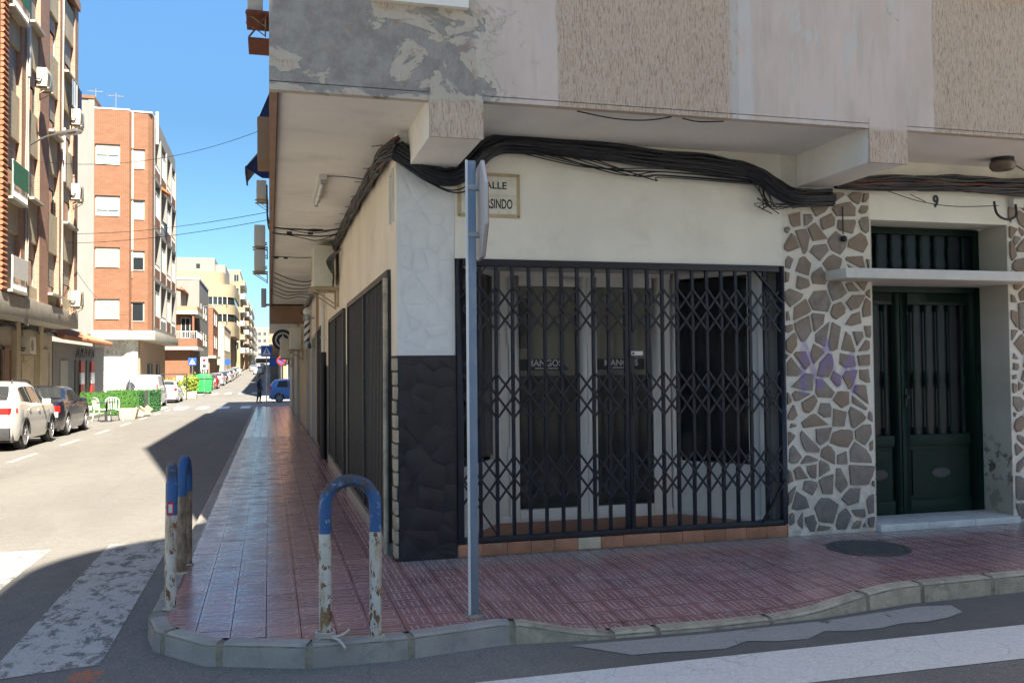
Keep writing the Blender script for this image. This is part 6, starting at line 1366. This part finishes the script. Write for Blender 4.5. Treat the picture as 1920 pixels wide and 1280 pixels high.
s2 = sign_pole('nearer blue pedestrian crossing sign at the end of the arcade pavement', -1.15, 46, 2.9, 0); crossing(s2, -1.15, 46, 2.60, .62); a = MB(); a.box(-1.0, -.62, 46.1, 46.13, 1.75, 2.2); a.build('sign_plate', 'sign_blue', s2)
s3 = sign_pole('far blue pedestrian crossing sign across the road', -7.02, 70, 2.45, 0); crossing(s3, -7.02, 70, 2.25, .62)
s4 = sign_pole('white board sign with a red mark beside the far crossing', -6.1, 70, 2.6, 0); a = MB(); a.box(-6.38, -5.82, 69.93, 69.95, 1.65, 2.6); p_ = a.build('sign_plate', 'sign_white', s4); a = MB(); a.cyl((-6.1, 69.92, 2.36), (-6.1, 69.91, 2.36), .13, 14); a.build('red_mark', 'sign_red', p_); a = MB(); a.box(-6.24, -5.96, 69.91, 69.925, 1.78, 2.02); a.build('grey_mark', 'plastic', p_)
s5 = sign_pole('round red and blue no stopping sign at the cross street corner', -.2, 58, 2.5, 0); a = MB(); a.cyl((-.2, 57.93, 2.17), (-.2, 57.9, 2.17), .30, 24); p_ = a.build('sign_plate', 'sign_red', s5, smooth=40); a = MB(); a.cyl((-.2, 57.9, 2.17), (-.2, 57.89, 2.17), .22, 24); a.build('blue_disc', 'sign_blue', p_); a = MB(); M_ = Matrix.Rotation(RAD(45), 3, 'Y'); a.obox((-.2, 57.885, 2.17), (.44, .008, .05), M_); a.obox((-.2, 57.883, 2.17), (.05, .006, .44), M_); a.build('red_cross', 'sign_red', p_)
s6 = sign_pole('small blue round sign near the beige building', -6.8, 128, 3.0, 0); a = MB(); a.cyl((-6.8, 127.9, 2.7), (-6.8, 127.88, 2.7), .45, 20); a.build('sign_plate', 'sign_blue', s6)
lp1 = thing('street_lamp', 'far street lamp arm above the orange house', 'street lamp', (-8.5, 98, 8)); a = MB(); a.tube(spline([(-8.5, 98.2, 8.0), (-8.0, 98, 8.6), (-7.0, 97.6, 8.7)], 5), .05, 6); a.obox((-6.6, 97.5, 8.7), (1.0, .3, .14)); a.build('lamp_arm', 'steel', lp1)

# ------------------------------------------------------------------ pedestrian (skinned body, facing right, standing)
def person(x, y, rz, label):
    root = thing('person', label, 'person', (x, y, zg_(y) + .0)); z0 = 0
    V = [((0, 0, .93), .135), ((0, .01, 1.12), .125), ((0, .0, 1.34), .15), ((0, -.01, 1.46), .075), ((0, -.02, 1.53), .06),
         ((.09, 0, .88), .10), ((.10, -.03, .50), .065), ((.10, .02, .10), .045), ((.10, -.12, .04), .04), ((-.09, 0, .88), .10), ((-.10, .06, .50), .065), ((-.10, .14, .10), .045), ((-.10, .02, .04), .04),
         ((.19, 0, 1.40), .065), ((.24, .05, 1.14), .05), ((.22, -.08, .92), .035), ((.21, -.12, .84), .03), ((-.19, 0, 1.40), .065), ((-.24, .06, 1.14), .05), ((-.23, -.02, .90), .035), ((-.22, -.05, .82), .03)]
    E_ = [(0, 1), (1, 2), (2, 3), (3, 4), (0, 5), (5, 6), (6, 7), (7, 8), (0, 9), (9, 10), (10, 11), (11, 12), (2, 13), (13, 14), (14, 15), (15, 16), (2, 17), (17, 18), (18, 19), (19, 20)]
    me = bpy.data.meshes.new('body'); me.from_pydata([v for v, r in V], E_, []); o = bpy.data.objects.new('tmp', me); COL.objects.link(o)
    md = o.modifiers.new('s', 'SKIN'); 
    for i, (v, r) in enumerate(V): me.skin_vertices[0].data[i].radius = (r, r * .85); 
    me.skin_vertices[0].data[0].use_root = True; o.modifiers.new('d', 'SUBSURF').render_levels = 2; o.modifiers['d'].levels = 2; bpy.context.view_layer.update()
    m2 = bpy.data.meshes.new_from_object(o.evaluated_get(bpy.context.evaluated_depsgraph_get())); bpy.data.objects.remove(o); m2.materials.clear(); m2.materials.append(MT['cloth_dark']); m2.name = 'body'
    b = bpy.data.objects.new('body', m2); COL.objects.link(b); b.parent = root; m2.polygons.foreach_set('use_smooth', [True] * len(m2.polygons))
    a = MB(); O_ = ORG[root.name]; a.ball((0, -.03, 1.64), .095, 14, 10, 1.25); a.tube([(0, -.115, 1.66), (0, -.145, 1.62), (0, -.115, 1.605)], [.006, .018, .012], 6)
    for sx in (-1, 1): a.ball((sx * .095, -.02, 1.635), .022, 6, 5)
    ORG[root.name] = Vector(); a.build('head', 'skin', root, smooth=60); a = MB(); a.ball((0, -.01, 1.67), .103, 14, 8, 1.05); a.build('hair', 'hair', root, smooth=60)
    for sx, p in ((1, (.21, -.14, .80)), (-1, (-.22, -.06, .78))):
        a = MB(); a.ball(p, .035, 8, 6, 1.4)
        for k in range(4): a.tube([(p[0] - .02 + .013 * k, p[1] - .01, p[2] - .03), (p[0] - .022 + .014 * k, p[1] - .03, p[2] - .085 - .006 * (k in (1, 2)))], .008, 5)
        a.tube([(p[0], p[1] - .03, p[2] + .01), (p[0] - sx * .03, p[1] - .05, p[2] - .04)], .009, 5); a.build('hand', 'skin', root, smooth=60)
    root.rotation_euler = (0, 0, rz); return root
person(-1.58, 50.5, RAD(70), 'person in dark clothes standing at the end of the pavement by the blue car')
